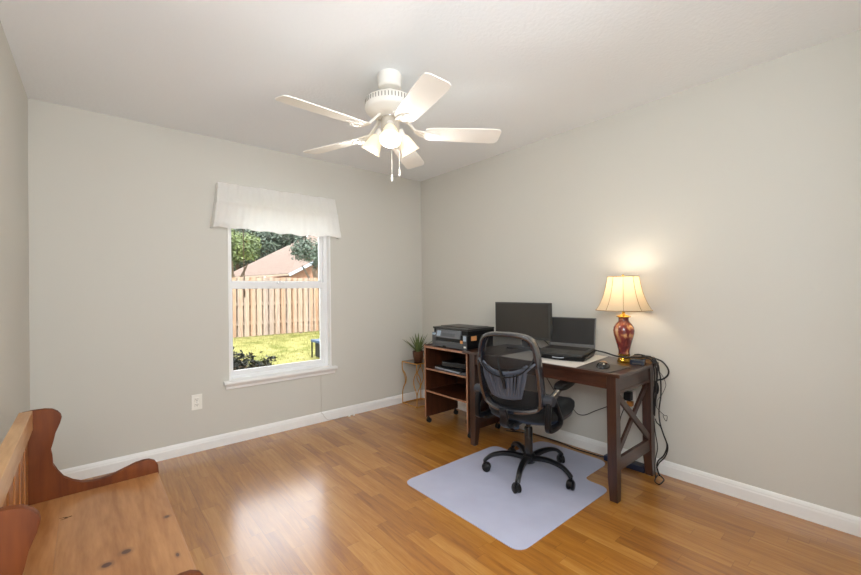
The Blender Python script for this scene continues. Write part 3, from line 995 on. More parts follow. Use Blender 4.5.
bm = NB(); prism(bm, [(fx - .016, .090), (fx + .004, .090), (fx + .02, .156), (fx + .004, .156)], 1, y0 + .075, y1 - .045, .002)
cp = finish('control_panel', bm, plain('printer_panel_grey', (92, 94, 98), .3), pr)
MM = Matrix.Translation((fx - .013, 0, .094)) @ Matrix.Rotation(R(17), 4, 'Y')
bm = NB(); box(bm, -.0025, .0005, .100, .150, .006, .054, .001, 1, 0, MM); finish('white_sticker', bm, M_bluish, cp)
bm = NB(); box(bm, -.0018, .0005, -.08, .085, .006, .054, .001, 1, 0, MM); finish('display', bm, M_grey, cp)
bm = NB(); box(bm, fx - .010, fx - .0078, y0 + .004, y0 + .038, .078, .120, .001); finish('corner_sticker', bm, M_bluish, body)
bm = NB(); box(bm, fx - .010, fx - .0078, y1 - .054, y1 - .006, .104, .123, .001); finish('corner_sticker', bm, M_bluish, body)
bm = NB(); box(bm, fx - .0125, fx - .0078, y0 + .042, y0 + .072, .056, .080, .001); finish('tan_sticker', bm, M_orange, body)
bm = NB(); box(bm, fx - .0095, fx - .0078, y0 + .006, y0 + .034, .022, .036, .001); finish('badge', bm, M_whitep, body)
bm = NB(); box(bm, fx + .045, fx + .110, y0 - .0016, y0 + .001, .078, .116, .0005); finish('orange_label', bm, M_orange, body)

# devices on the cart shelf
tagb = [('closed_laptop', 'closed black laptop with silver edge on the upper shelf of the bookcase', -.505, -.19, -1.13, -.76, .506, .531)]
t = thing('closed_laptop', 'closed black laptop with a silver edge on the bookcase\'s upper shelf', 'laptop', (-.34, -.95, .506), R(-4))
bm = NB(); box(bm, -.145, .12, -.185, .185, .0, .013, .003); finish('laptop_base', bm, M_silver, t)
bm = NB(); box(bm, -.145, .12, -.185, .185, .0135, .024, .003); finish('laptop_lid', bm, M_black, t)
t2 = thing('router', 'low black box lying on the closed laptop in the bookcase', 'router', (-.31, -.99, .5305), R(6))
bm = NB(); box(bm, -.14, .10, -.15, .16, 0, .050, .010); b0 = finish('housing', bm, M_blackg, t2, smooth=True)
bm = NB(); lathe(bm, [(.012, .050), (.010, .056), (0, .058)], 14, Matrix.Translation((-.05, -.05, 0))); finish('button', bm, M_silver, t2, smooth=True)
t3 = thing('remote_control', 'small dark gadget at the front edge of the bookcase\'s upper shelf', 'remote', (-.507, -1.155, .506), R(8))
bm = NB(); box(bm, -.014, .014, -.042, .042, 0, .014, .004); finish('casing', bm, M_grey, t3)

# loose cable heap behind the bookcase's lower opening
bm = NB(); tube(bm, [(-.10, -1.02, .008), (-.16, -1.08, .02), (-.20, -1.14, .06), (-.16, -1.17, .10), (-.10, -1.12, .08), (-.08, -1.05, .05), (-.14, -1.00, .03), (-.20, -1.05, .01), (-.14, -1.12, .008)], .006, n=8)
o = finish('white_cable', bm, plain('ivory_cable', (206, 190, 164), .5), smooth=True); tagobj(o, 'tangled ivory cable on the floor under the bookcase', 'cable')
t = thing('power_adapter', 'black power adapter on the floor beneath the rolling bookcase', 'adapter', (-.24, -.98, 0))
bm = NB(); box(bm, -.03, .03, -.045, .045, 0, .034, .006); finish('casing', bm, M_black, t)

# ------------------------------------------------------------------ plant stand + aloe
sx0, sx1, sy0, sy1, sz = -.305, -.055, -.272, -.022, .452
stn = thing('plant_stand', 'small gold wire plant stand with a dark top in the corner', 'plant stand', (-.18, -.147, 0))
bm = NB(); box(bm, sx0 + .004, sx1 - .004, sy0 + .004, sy1 - .004, sz - .008, sz, .001); finish('stand_top', bm, plain('dark_smoked_top', (58, 44, 34), .15, coat=.5), stn, world=True)
for z, nm in ((sz - .004, 'top_rim'), (.006, 'floor_frame')):
    bm = NB(); tube(bm, [(sx0, sy0, z), (sx1, sy0, z), (sx1, sy1, z), (sx0, sy1, z)], .005, n=8, smooth=False, closed=True)
    finish(nm, bm, M_gold, stn, world=True, smooth=True)
def wavy(a, b):
    """wire leg at corner a bowing toward b"""
    a = Vector(a); d = (Vector(b) - a).normalized()
    pr_ = [(.448, 0), (.40, .0), (.36, .006), (.32, .034), (.27, .052), (.22, .046), (.17, .016), (.13, .003), (.09, 0), (.006, 0)]
    return [(a.x + d.x * q, a.y + d.y * q, z) for z, q in pr_]
cr = [(sx0, sy0, 0), (sx1, sy0, 0), (sx1, sy1, 0), (sx0, sy1, 0)]
for i in range(4):
    bm = NB()
    tube(bm, wavy(cr[i], cr[(i + 1) % 4]), .0045, n=8); tube(bm, wavy(cr[i], cr[i - 1]), .0045, n=8)
    finish('leg', bm, M_gold, stn, world=True, smooth=True)
aloe = thing('potted_aloe', 'small aloe in a brown pot on the gold plant stand', 'potted plant', (-.205, -.175, sz))
bm = NB(); lathe(bm, [(0, 0), (.038, 0), (.042, .004), (.055, .055), (.060, .098), (.062, .110), (.059, .114), (.053, .112), (.049, .098), (.0, .097)], 32); finish('pot', bm, M_terr, aloe, smooth=True)
bm = NB(); lathe(bm, [(.046, .0985), (.03, .102), (0, .103)], 20); finish('soil', bm, M_soil, aloe)
M_aloe = leaf_mat('aloe_green', (74, 92, 50), (122, 134, 78))
def aloe_leaf(bm, az, lean, ln, w):
    d = Vector((math.cos(az), math.sin(az), 0)); s = Vector((-d.y, d.x, 0))
    secs = 8; prev = None
    for i in range(secs + 1):
        f = i / secs
        out = .008 + lean * ln * (f ** 1.25); z = .095 + ln * math.sqrt(max(.01, 1 - lean * lean)) * f - .01 * lean * f * f
        c = d * out + Vector((0, 0, z)); ww = w * (1 - f) ** .6 * (1 if f > .1 else .9) + .0004
        up_ = Vector((0, 0, 1)) * lean - d * .6
        up_.normalize()
        cur = [bm.verts.new(c + s * ww), bm.verts.new(c + up_ * ww * .15), bm.verts.new(c - s * ww), bm.verts.new(c - up_ * ww * .55)]
        if prev:
            for k in range(4): bm.faces.new((prev[k], prev[(k + 1) % 4], cur[(k + 1) % 4], cur[k]))
        else: bm.faces.new(cur)
        prev = cur
    bm.faces.new(prev)
rg = random.Random(11)
imgr = R(-40.1)  # widest spread lies across the view of the corner
for i in range(15):
    az = 2 * PI * i / 15 + rg.uniform(-.15, .15) + imgr
    lean = (.74, .45, .28)[i % 3] + rg.uniform(-.05, .08)
    bm = NB(); aloe_leaf(bm, az, lean, (.235, .22, .19)[i % 3] * rg.uniform(.9, 1.15), .0155); finish('leaf', bm, M_aloe, aloe, smooth=True)

# ------------------------------------------------------------------ monitor
mon = thing('monitor', 'black widescreen monitor standing at the back of the desk', 'monitor', (-.16, -1.52, DZ), 0)
MY0, MY1, MZ0, MZ1 = -.272, .262, .088, .374
bm = NB(); box(bm, -.058, -.030, MY0, MY1, MZ0, MZ1, .004); box(bm, -.032, -.008, MY0 + .06, MY1 - .06, MZ0 + .04, MZ1 - .04, .008); finish('casing', bm, M_bezel, mon, smooth=True)
bm = NB(); box(bm, -.0592, -.0575, MY0 + .016, MY1 - .010, MZ0 + .020, MZ1 - .010); finish('screen', bm, M_screen, mon)
bm = NB(); box(bm, -.010, .022, -.03, .03, .01, .24, .005); finish('stand_neck', bm, M_black, mon, smooth=True)
bm = NB()
prism(bm, [(-.10, -.11), (-.09, -.12), (.06, -.10), (.08, -.06), (.08, .06), (.06, .10), (-.09, .12), (-.10, .11)], 2, 0, .012, .002); finish('stand_foot', bm, M_black, mon)

# ------------------------------------------------------------------ papers / pads on the desk
def slab(name, label, cat, pts, z, th, mat):
    bm = NB(); prism(bm, pts, 2, z, z + th); o = finish(name, bm, mat); return tagobj(o, label, cat)
slab('desk_mat', 'large pale desk blotter under the laptop stand', 'desk mat', [(-.588, -2.205), (-.588, -1.62), (-.07, -1.62), (-.07, -2.155)], DZ + .0003, .0018, M_paper)
slab('mouse_mat', 'dark grey mouse mat at the right end of the desk', 'mouse mat', [(-.590, -2.415), (-.590, -2.212), (-.345, -2.19), (-.345, -2.425)], DZ + .0003, .003, M_pad)

# laptop stand
ls = thing('laptop_stand', 'black wedge cooling stand under the open laptop', 'laptop stand', (-.28, -1.955, DZ + .0021), R(10))
bm = NB()
tops = [(-.150, -.19), (-.175, -.11), (-.185, .0), (-.165, .10), (-.140, .17), (.10, .19), (.16, .12), (.17, -.10), (.13, -.17)]
t_ = NB()
lo = [t_.verts.new((x * .9, y * .9, 0.0)) for x, y in tops]; hi = [t_.verts.new((x, y, .030 + (x + .185) * .05)) for x, y in tops]
t_.faces.new(lo[::-1]); t_.faces.new(hi)
for i in range(len(tops)): t_.faces.new((lo[i], lo[(i + 1) % len(tops)], hi[(i + 1) % len(tops)], hi[i]))
bmesh.ops.bevel(t_, geom=[e for e in t_.edges], offset=.004, segments=2, affect='EDGES'); merge(bm, t_)
finish('stand_body', bm, M_black, ls, smooth=True)
bm = NB(); tube(bm, [(-.180, -.055, .022), (-.189, -.03, .020), (-.190, .0, .020), (-.188, .02, .021)], .004, n=8); finish('front_lip_highlight', bm, M_silver, ls, smooth=True)  # silver stretch stands in for the highlight on the stand's front lip

# laptop
lap = thing('open_laptop', 'open dark grey laptop on the black cooling stand', 'laptop', (-.305, -1.965, DZ + .0021 + .0405), R(11))
TI = R(-2.9)
MB_ = Matrix.Rotation(TI, 4, 'Y')
bm = NB(); box(bm, -.155, .125, -.165, .165, .0, .015, .004, 2, 0, MB_); finish('laptop_base', bm, plain('dark_grey_laptop_shell', (58, 57, 56), .4), lap, smooth=True)
bm = NB(); box(bm, -.01, .10, -.142, .142, .015, .0162, .0005, 1, 0, MB_)
finish('keyboard', bm, plain('keyboard_keys', (34, 34, 34), .6, nscale=300, var=.5), lap)
bm = NB(); box(bm, -.125, -.045, -.05, .05, .015, .0155, 0, 1, 0, MB_); finish('touchpad', bm, M_bezel, lap)
MS = MB_ @ Matrix.Translation((.127, 0, .012)) @ Matrix.Rotation(R(14), 4, 'Y')
bm = NB(); box(bm, -.004, .004, -.165, .165, 0, .212, .003, 2, 0, MS); sc_ = finish('laptop_lid', bm, plain('laptop_lid_shell', (92, 92, 92), .35), lap, smooth=True)
bm = NB(); box(bm, -.0052, -.0038, -.157, .157, .022, .206, 0, 1, 0, MS); finish('screen', bm, plain('laptop_dark_screen', (34, 34, 35), .25, nscale=3, var=.03), sc_)

# mouse
ms = thing('computer_mouse', 'small black computer mouse with a tan top on the mouse mat', 'mouse', (-.475, -2.320, DZ + .0034), R(20))
def ellipsoid(bm, c, r, n=20, m=10, zmin=-1, M=None):
    t = NB()
    prof = []
    for j in range(m + 1):
        a = -PI / 2 + PI * j / m
        prof.append((math.cos(a), max(math.sin(a), zmin)))
    lathe(t, [(p[0] if abs(p[0]) > 1e-4 else 0, p[1]) for p in prof], n)
    for v in t.verts: v.co = Vector((v.co.x * r[0] + c[0], v.co.y * r[1] + c[1], v.co.z * r[2] + c[2]))
    merge(bm, t, 0, M)
bm = NB(); ellipsoid(bm, (0, 0, .004), (.060, .038, .030), zmin=-.12); finish('shell', bm, M_blackg, ms, smooth=True)
bm = NB(); ellipsoid(bm, (.012, 0, .010), (.042, .030, .0275), zmin=0); finish('top_cover', bm, plain('tan_mouse_top', (176, 140, 98), .3), ms, smooth=True)

# ------------------------------------------------------------------ table lamp
LX, LY = -.190, -2.320
lamp = thing('table_lamp', 'burgundy and gold porcelain table lamp with a lit cream bell shade', 'lamp', (LX, LY, DZ))
bm = NB(); lathe(bm, [(0, 0), (.042, 0), (.042, .008), (.039, .012), (.036, .020), (.033, .024), (.032, .040), (.036, .046), (.036, .052), (0, .052)], 8, Matrix.Rotation(R(22), 4, 'Z')); finish('brass_foot', bm, M_brass, lamp, smooth=True, angle=25)
def porcelain():
    m, nt, b = new_mat('burgundy_gold_porcelain')
    N, L = nt.nodes, nt.links
    tc = N.new('ShaderNodeTexCoord')
    mp = N.new('ShaderNodeMapping'); mp.inputs['Scale'].default_value = (22, 22, 9); L.new(tc.outputs['Object'], mp.inputs[0])
    n = N.new('ShaderNodeTexNoise'); n.inputs['Scale'].default_value = 1.0; n.inputs['Detail'].default_value = 3; n.inputs['Distortion'].default_value = 1.2; L.new(mp.outputs[0], n.inputs[0])
    r = N.new('ShaderNodeValToRGB'); c = r.color_ramp
    c.elements[0].position = .40; c.elements[0].color = rgb((92, 34, 36)); c.elements[1].position = .66; c.elements[1].color = rgb((206, 160, 108))
    e = c.elements.new(.52); e.color = rgb((128, 54, 46)); e = c.elements.new(.58); e.color = rgb((178, 118, 74))
    L.new(n.outputs['Fac'], r.inputs[0]); L.new(r.outputs[0], b.inputs['Base Color'])
    b.inputs['Roughness'].default_value = .15; b.inputs['Coat Weight'].default_value = .6
    return m
bm = NB(); lathe(bm, [(.030, .052), (.034, .056), (.033, .064), (.034, .075), (.041, .105), (.052, .145), (.061, .180), (.064, .205), (.060, .228), (.048, .248), (.035, .262), (.031, .272), (.031, .285), (.034, .292), (.0, .292)], 40, cap=False); finish('vase', bm, porcelain(), lamp, smooth=True)
bm = NB(); lathe(bm, [(.034, .290), (.043, .293), (.043, .297), (.036, .301), (.020, .306), (.010, .312), (.008, .330), (.013, .333), (.013, .362), (.004, .366), (.0035, .56), (.006, .562), (.006, .568), (0, .570)], 24); finish('stem', bm, M_brass, lamp, smooth=True)
# bell shade of ten soft panels
def shade_material():
    m = bpy.data.materials.new('cream_silk_shade'); m.use_nodes = True
    nt = m.node_tree; N, L = nt.nodes, nt.links
    b = N['Principled BSDF']; b.inputs['Base Color'].default_value = rgb((226, 208, 176)); b.inputs['Roughness'].default_value = .9
    tl = N.new('ShaderNodeBsdfTranslucent'); tl.inputs['Color'].default_value = rgb((236, 206, 160))
    mx = N.new('ShaderNodeMixShader'); mx.inputs[0].default_value = .22
    L.new(b.outputs[0], mx.inputs[1]); L.new(tl.outputs[0], mx.inputs[2]); L.new(mx.outputs[0], N['Material Output'].inputs['Surface'])
    return m
M_lshade = shade_material()
M_piping = plain('tan_piping', (168, 132, 86), .8)
NP = 10
sprof = [(.172, .338), (.161, .352), (.145, .380), (.130, .415), (.118, .450), (.108, .490), (.101, .525), (.096, .556)]
def srad(a, r):
    k = (a % (2 * PI / NP)) / (2 * PI / NP)
    return r * (1 - .035 * math.sin(PI * k) ** 1)
ra0 = math.atan2(-3.483 - LY, -2.8125 - LX)
bm = NB()
seg = NP * 8
rings = []
for r, z in sprof:
    rings.append([bm.verts.new((srad(2 * PI * k / seg, r) * math.cos(2 * PI * k / seg + ra0), srad(2 * PI * k / seg, r) * math.sin(2 * PI * k / seg + ra0), z)) for k in range(seg)])
for A, B in zip(rings, rings[1:]):
    for k in range(seg): bm.faces.new((A[k], A[(k + 1) % seg], B[(k + 1) % seg], B[k]))
lsd = finish('lamp_shade', bm, M_lshade, lamp, smooth=True, angle=60)
bm = NB()
for k in range(NP):
    a = 2 * PI * k / NP + ra0
    tube(bm, [((r + .0005) * math.cos(a), (r + .0005) * math.sin(a), z) for r, z in sprof], .0016, n=6, sub=3)
for r, z in (sprof[0], sprof[-1]):
    tube(bm, [(srad(2 * PI * k / seg, r) * math.cos(2 * PI * k / seg + ra0), srad(2 * PI * k / seg, r) * math.sin(2 * PI * k / seg + ra0), z) for k in range(seg)], .0022, n=6, closed=True, smooth=False)
finish('shade_piping', bm, M_piping, lsd, smooth=True)
bm = NB(); tube(bm, [(-.095, 0, .553), (0, 0, .560), (.095, 0, .553)], .0015, n=6, smooth=False); tube(bm, [(0, -.095, .553), (0, 0, .560), (0, .095, .553)], .0015, n=6, smooth=False); finish('shade_spider', bm, M_brass, lsd)
bm = NB(); lathe(bm, [(0, .366), (.012, .368), (.014, .385), (.026, .410), (.030, .430), (.026, .450), (.012, .462), (0, .465)], 20); finish('bulb', bm, glow('lamp_bulb_glow', (255, 226, 180), 2.0), lamp, smooth=True)
L_ = bpy.data.lights.new('lamp_bulb_light', 'POINT'); L_.energy = 3.4; L_.color = (1, .90, .76); L_.shadow_soft_size = .05
lo = bpy.data.objects.new('lamp_bulb_light', L_); col.objects.link(lo); lo.location = (LX + .0, LY - .0, DZ + .500)

# ------------------------------------------------------------------ boxes at the desk's right rear
def simple(name, label, cat, x0, x1, y0, y1, z0, z1, mat, bev=.004, rz=0):
    t = thing(name, label, cat, ((x0 + x1) / 2, (y0 + y1) / 2, z0), R(rz))
    hx, hy = (x1 - x0) / 2, (y1 - y0) / 2
    bm = NB(); box(bm, -hx, hx, -hy, hy, 0, z1 - z0, bev)
    finish('casing', bm, mat, t, smooth=True)
    return t
t = simple('docking_station', 'dark blue-black dock box beside the brass lamp foot', 'dock', -.252, -.187, -2.458, -2.378, DZ + .0, DZ + .030, plain('navy_black_plastic', (28, 36, 52), .25, coat=.3), rz=12)
bm = NB(); box(bm, -.042, -.0395, -.025, .025, .008, .016); finish('port', bm, M_slot, t)
t = simple('wooden_tray', 'small flat wooden box lying at the desk\'s rear right corner', 'box', -.135, -.052, -2.455, -2.335, DZ, DZ + .032, wood('box_wood', (120, 88, 52), (160, 122, 78), 1), bev=.002)
bm = NB(); box(bm, -.036, .036, -.054, .054, .032, .034); finish('box_lid', bm, wood('box_wood_lid', (110, 82, 50), (146, 112, 74), 1), t)

# ------------------------------------------------------------------ cables
def cable(label, pts, r=.003, mat=None, name='power_cable', group=None):
    bm = NB(); tube(bm, pts, r, n=7, sub=8)
    o = finish(name, bm, mat or M_cable, smooth=True)
    return tagobj(o, label, 'cable', group)
cable('black cable arching high off the desk end, past the wall, back to the leg', [(-.14, -1.90, .775), (-.15, -2.05, .785), (-.18, -2.135, .781), (-.225, -2.215, .782), (-.262, -2.30, .775), (-.235, -2.375, .772), (-.17, -2.43, .772), (-.12, -2.45, .772), (-.09, -2.451, .762), (-.09, -2.51, .745), (-.09, -2.544, .702), (-.09, -2.542, .664), (-.09, -2.514, .635), (-.09, -2.478, .618), (-.095, -2.466, .576), (-.10, -2.462, .50), (-.10, -2.462, .40)], .005)
cable('long black cable dropping from the desk end in a wide low loop', [(-.075, -2.31, .736), (-.085, -2.36, .772), (-.10, -2.45, .757), (-.09, -2.486, .72), (-.09, -2.492, .68), (-.09, -2.500, .632), (-.09, -2.500, .531), (-.09, -2.488, .434), (-.09, -2.492, .358), (-.09, -2.509, .294), (-.09, -2.531, .225), (-.09, -2.513, .157), (-.09, -2.480, .112), (-.085, -2.468, .075), (-.07, -2.470, .03), (-.06, -2.475, .004)], .0042)
c_ = cable('black cable ending in a hanging oval adapter at the desk end', [(-.105, -2.35, .771), (-.11, -2.40, .775), (-.10, -2.456, .752), (-.10, -2.478, .70), (-.10, -2.482, .65), (-.10, -2.480, .60)], .0045)
bm = NB(); ellipsoid(bm, (-.10, -2.480, .572), (.012, .014, .040)); finish('inline_adapter', bm, M_black, c_, smooth=True)
cable('thin grey cable looping out in front of the wall', [(-.07, -2.470, .69), (-.06, -2.50, .65), (-.05, -2.515, .60), (-.05, -2.511, .571), (-.05, -2.490, .522), (-.05, -2.465, .482), (-.05, -2.462, .44)], .002, M_greycable)
cable('thin dark wire with a small loop at its tip', [(-.09, -2.478, .532), (-.09, -2.470, .466), (-.09, -2.482, .439), (-.09, -2.517, .409), (-.09, -2.534, .407), (-.09, -2.530, .375), (-.09, -2.516, .390), (-.09, -2.511, .408)], .0018)
cable('short black cable crossing from the desk leg to the long one', [(-.085, -2.463, .372), (-.085, -2.472, .350), (-.086, -2.495, .327), (-.087, -2.515, .27), (-.087, -2.535, .215), (-.087, -2.52, .15), (-.087, -2.485, .10), (-.087, -2.467, .06)], .0036)
cable('black cable hanging close beside the desk\'s rear leg', [(-.105, -2.464, .364), (-.10, -2.466, .30), (-.10, -2.480, .2), (-.10, -2.468, .129), (-.105, -2.464, .06), (-.11, -2.47, .004)], .0028)
cable('black cable lying in a small square loop on the floor', [(-.06, -2.462, .0035), (-.11, -2.470, .0035), (-.160, -2.484, .0035), (-.182, -2.515, .0035), (-.14, -2.518, .0035), (-.091, -2.511, .0035), (-.056, -2.480, .0035), (-.04, -2.47, .0035)], .0035)
cable('black cable sagging under the desk against the wall', [(-.05, -1.52, .66), (-.04, -1.60, .54), (-.04, -1.648, .477), (-.04, -1.719, .386), (-.04, -1.805, .333), (-.04, -1.864, .292), (-.04, -1.904, .263), (-.04, -1.96, .269), (-.04, -2.038, .316), (-.04, -2.121, .363), (-.04, -2.20, .41), (-.035, -2.262, .47)], .003)
cable('black cable running along the floor by the baseboard to the power strip', [(-.15, -1.30, .004), (-.06, -1.45, .004), (-.036, -1.60, .004), (-.040, -1.746, .004), (-.062, -1.896, .004), (-.058, -2.006, .004), (-.057, -2.09, .006), (-.057, -2.12, .012)], .004)
cable('black cable draped from the desk\'s rear edge behind the monitor', [(-.13, -1.56, .86), (-.10, -1.66, .80), (-.10, -1.74, .745), (-.11, -1.80, .738), (-.13, -1.83, .737)], .003)

cable('black cable curling from the docking box over the tabletop edge', [(-.215, -2.445, .762), (-.20, -2.47, .772), (-.18, -2.488, .75), (-.165, -2.492, .70), (-.15, -2.488, .64), (-.13, -2.480, .60), (-.115, -2.484, .57), (-.11, -2.478, .52), (-.112, -2.468, .46)], .004)
cable('black cable hanging straight down the outside of the rear leg', [(-.12, -2.40, .771), (-.115, -2.45, .771), (-.108, -2.486, .74), (-.112, -2.490, .66), (-.118, -2.486, .60), (-.120, -2.478, .50), (-.118, -2.472, .40)], .0038)
ps = thing('power_strip', 'dark navy power strip lying on the floor under the desk', 'power strip', (-.055, -2.26, 0))
bm = NB(); box(bm, -.038, .035, -.135, .135, 0, .036, .005); finish('casing', bm, plain('navy_strip_plastic', (24, 34, 60), .3, coat=.3), ps, smooth=True)
for i in range(5):
    bm = NB(); box(bm, -.012, .012, -.10 + .042 * i, -.076 + .042 * i, .0355, .0375, .001); finish('socket', bm, M_slot, ps)
o2 = outlet('wall_outlet', 'white duplex outlet behind the desk, seen through the X-brace', Matrix.Translation((0, -2.275, .45)) @ Matrix.Rotation(R(-90), 4, 'Z'))
t = thing('plug_adapter', 'black plug block in the outlet behind the desk\'s X-brace', 'plug', (-.0095, -2.273, .472))
bm = NB(); box(bm, -.045, 0, -.022, .022, -.03, .028, .005); finish('plug_body', bm, M_black, t, smooth=True)
t = thing('plug_adapter', 'plug block coloured as if lit orange, below the black one behind the X-brace', 'plug', (-.0095, -2.283, .418))
bm = NB(); box(bm, -.035, 0, -.018, .018, -.015, .018, .005); finish('plug_body', bm, plain('orange_lit_plug', (196, 130, 56), .4), t, smooth=True)  # orange glow at the outlet put into this plug's colour
cable('black cord hanging from the plug block behind the X-brace', [(-.03, -2.273, .445), (-.035, -2.258, .41), (-.04, -2.243, .37), (-.05, -2.225, .30), (-.055, -2.215, .16), (-.055, -2.20, .04)], .003)

# ------------------------------------------------------------------ chair mat
def round_poly(pts, r, n=7):
    out = []
    m = len(pts)
    for i in range(m):
        p0, p, p1 = Vector(pts[i - 1]).to_2d() if False else Vector((*pts[i - 1], 0)), Vector((*pts[i], 0)), Vector((*pts[(i + 1) % m], 0))
        rr = r[i] if isinstance(r, list) else r
        a = (p0 - p).normalized(); b = (p1 - p).normalized()
        s, e = p + a * rr, p + b * rr
        for k in range(n + 1):
            t = k / n
            q = s * (1 - t) ** 2 + p * 2 * t * (1 - t) + e * t * t
            out.append((q.x, q.y))
    return out
bm = NB()
poly = round_poly([(-1.335, -1.44), (-1.335, -2.345), (-.455, -2.345), (-.455, -2.17), (-.105, -2.17), (-.105, -1.615), (-.455, -1.615), (-.455, -1.44)], [.07, .07, .07, .06, .09, .09, .06, .07])
prism(bm, poly, 2, .0005, .0030)
o = finish('chair_mat', bm, M_mat); tagobj(o, 'translucent frosted vinyl floor mat under the office chair', 'chair mat')

# ------------------------------------------------------------------ office chair
CHX, CHY, CHZ = -.652, -1.900, .003
TH = R(10)
ch = thing('office_chair', 'black mesh-back swivel office chair on the translucent mat', 'office chair', (CHX, CHY, CHZ), TH)
# five-star base
bm = NB(); lathe(bm, [(.0, .075), (.040, .078), (.046, .095), (.042, .125), (.030, .135), (0, .136)], 28); base = finish('star_base', bm, M_chair, ch, smooth=True)
for k in range(5):
    a = R(-13 + 72 * k) - TH
    c, s = math.cos(a), math.sin(a)
    prof = [(.030, .108), (.10, .122), (.17, .124), (.235, .110), (.275, .083), (.288, .066)]
    bm = NB(); tube(bm, [(c * r, s * r, z) for r, z in prof], [.022, .020, .018, .016, .015, .015], n=12, flat=(1.0, .8), up=(0, 0, 1)); finish('base_leg', bm, M_chair, base, smooth=True)
    cx_, cy_ = c * .290, s * .290
    ca = a + R(70) + k * .9
    bm = NB(); cyl(bm, (cx_, cy_, .045), (cx_, cy_, .072), .007, n=10)
    d = Vector((math.cos(ca), math.sin(ca), 0)); p = Vector((-d.y, d.x, 0))
    wc = Vector((cx_, cy_, .0275)) + d * .014
    Mh = Matrix((d, p, Vector((0, 0, 1)))).transposed().to_4x4(); Mh.translation = wc
    t_ = NB()
    arc = [(.024 * math.cos(R(q)), .024 * math.sin(R(q)) + .003) for q in range(0, 181, 20)]
    arc2 = [(.030 * math.cos(R(q)), .030 * math.sin(R(q)) + .003) for q in range(180, -1, -20)]
    prism(t_, arc + arc2, 1, -.012, .012); merge(bm, t_, 0, Mh)
    cs = finish('caster', bm, M_chair, base, smooth=True)
    bm = NB()
    for s2 in (-1, 1):
        A_ = wc + p * s2 * .006; B_ = wc + p * s2 * .022
        M_ = Matrix.Translation(A_) @ (B_ - A_).to_track_quat('Z', 'Y').to_matrix().to_4x4()
        lathe(bm, [(0, 0), (.0255, 0), (.0270, .003), (.0270, .012), (.022, .016), (0, .0165)], 24, M_)
    finish('wheel', bm, M_black, cs, smooth=True)
bm = NB(); lathe(bm, [(.026, .125), (.026, .30), (.024, .305), (.015, .306), (.015, .385), (0, .386)], 24); finish('gas_lift', bm, M_blackg, ch, smooth=True)
bm = NB(); box(bm, -.13, .10, -.075, .075, .365, .408, .012, 3); box(bm, -.245, -.10, -.035, .035, .372, .400, .01, 2); finish('tilt_mechanism', bm, M_chair, ch, smooth=True)
bm = NB(); tube(bm, [(.0, .07, .385), (.0, .15, .382), (.01, .20, .372)], .006, n=8); box(bm, -.012, .030, .19, .225, .362, .376, .004); finish('height_lever', bm, M_black, ch, smooth=True)
bm = NB(); cyl(bm, (-.06, .06, .30), (-.06, .06, .372), .022, .026, 20); finish('tension_knob', bm, plain('blue_grey_knob', (66, 84, 104), .35), ch, smooth=True)
# seat: superellipse shell + padded cushion
def cushion(bm, a, b, z0, z1, e=3.0, front=.03, rr=.028, seg=48, cxx=0.0):
    levels = [(0, z0, .90), (1, z0 + .004, .95), (2, z0 + (z1 - z0) * .35, 1.0), (3, z0 + (z1 - z0) * .7, 1.0), (4, z1 - .010, .975), (5, z1 - .002, .93), (6, z1, .84), (7, z1 - .002, .5), (8, z1 - .004, 0)]
    rings = []
    for _, z, s in levels:
        if s == 0:
            rings.append([bm.verts.new((cxx, 0, z))]); continue
        rg_ = []
        for k in range(seg):
            t = 2 * PI * k / seg
            cx_, sy_ = math.cos(t), math.sin(t)
            x = math.copysign(abs(cx_) ** (2 / e), cx_) * a * s; y = math.copysign(abs(sy_) ** (2 / e), sy_) * b * s
            zz = z - (front * max(0, (x / a - .45) / .55) ** 2 if x > 0 else 0) + .008 * (abs(y) / b) ** 2 * (1 if z > z0 + .02 else 0)
            rg_.append(bm.verts.new((x + cxx, y, zz)))
        rings.append(rg_)
    bm.faces.new(rings[0][::-1])
    for A, B in zip(rings, rings[1:]):
        for k in range(seg):
            k2 = (k + 1) % seg
            if len(B) == 1: bm.faces.new((A[k], A[k2], B[0]))
            else: bm.faces.new((A[k], A[k2], B[k2], B[k]))
bm = NB(); cushion(bm, .245, .240, .385, .420, front=.012, cxx=.045); finish('seat_shell', bm, M_fabricb, ch, smooth=True, angle=60)
bm = NB(); cushion(bm, .265, .250, .402, .478, front=.028, cxx=.050); finish('seat_cushion', bm, M_fabric, ch, smooth=True, angle=60)
# back: bowed frame
def bx_(y, z):   # bow: sides come forward, gentle recline
    u = y / .235
    return -.300 + .085 * u * u * 1.15 - .10 * (z - .55) + .05 * ((z - .72) / .25) ** 2
outl = [(-.120, .482), (-.172, .500), (-.194, .545), (-.198, .66), (-.194, .76), (-.184, .84), (-.162, .900), (-.110, .932), (0, .941)]
outl = outl + [(-y, z) for y, z in reversed(outl[:-1])] + [(.06, .473), (0, .470), (-.06, .473)]
path = [(bx_(y, z), y, z) for y, z in outl]
bm = NB()
sm = spline(path, 5, True)
tube(bm, [p for p in sm], 1.0, n=12, closed=True, smooth=False, up=(1, 0, 0), flat=(.014, .034))
bf = finish('backrest_frame', bm, M_frame, ch, smooth=True, angle=50)
bm = NB()
cz = .70
rings = []
ol = [(p.y, p.z) for p in sm]
NR = 10
for j in range(1, NR + 1):
    f = j / NR * .985
    rings.append([bm.verts.new((bx_(y * f, cz + (z - cz) * f) + .012, y * f, cz + (z - cz) * f)) for y, z in ol])
cv = bm.verts.new((bx_(0, cz) + .012, 0, cz))
n_ = len(ol)
for k in range(n_): bm.faces.new((cv, rings[0][k], rings[0][(k + 1) % n_]))
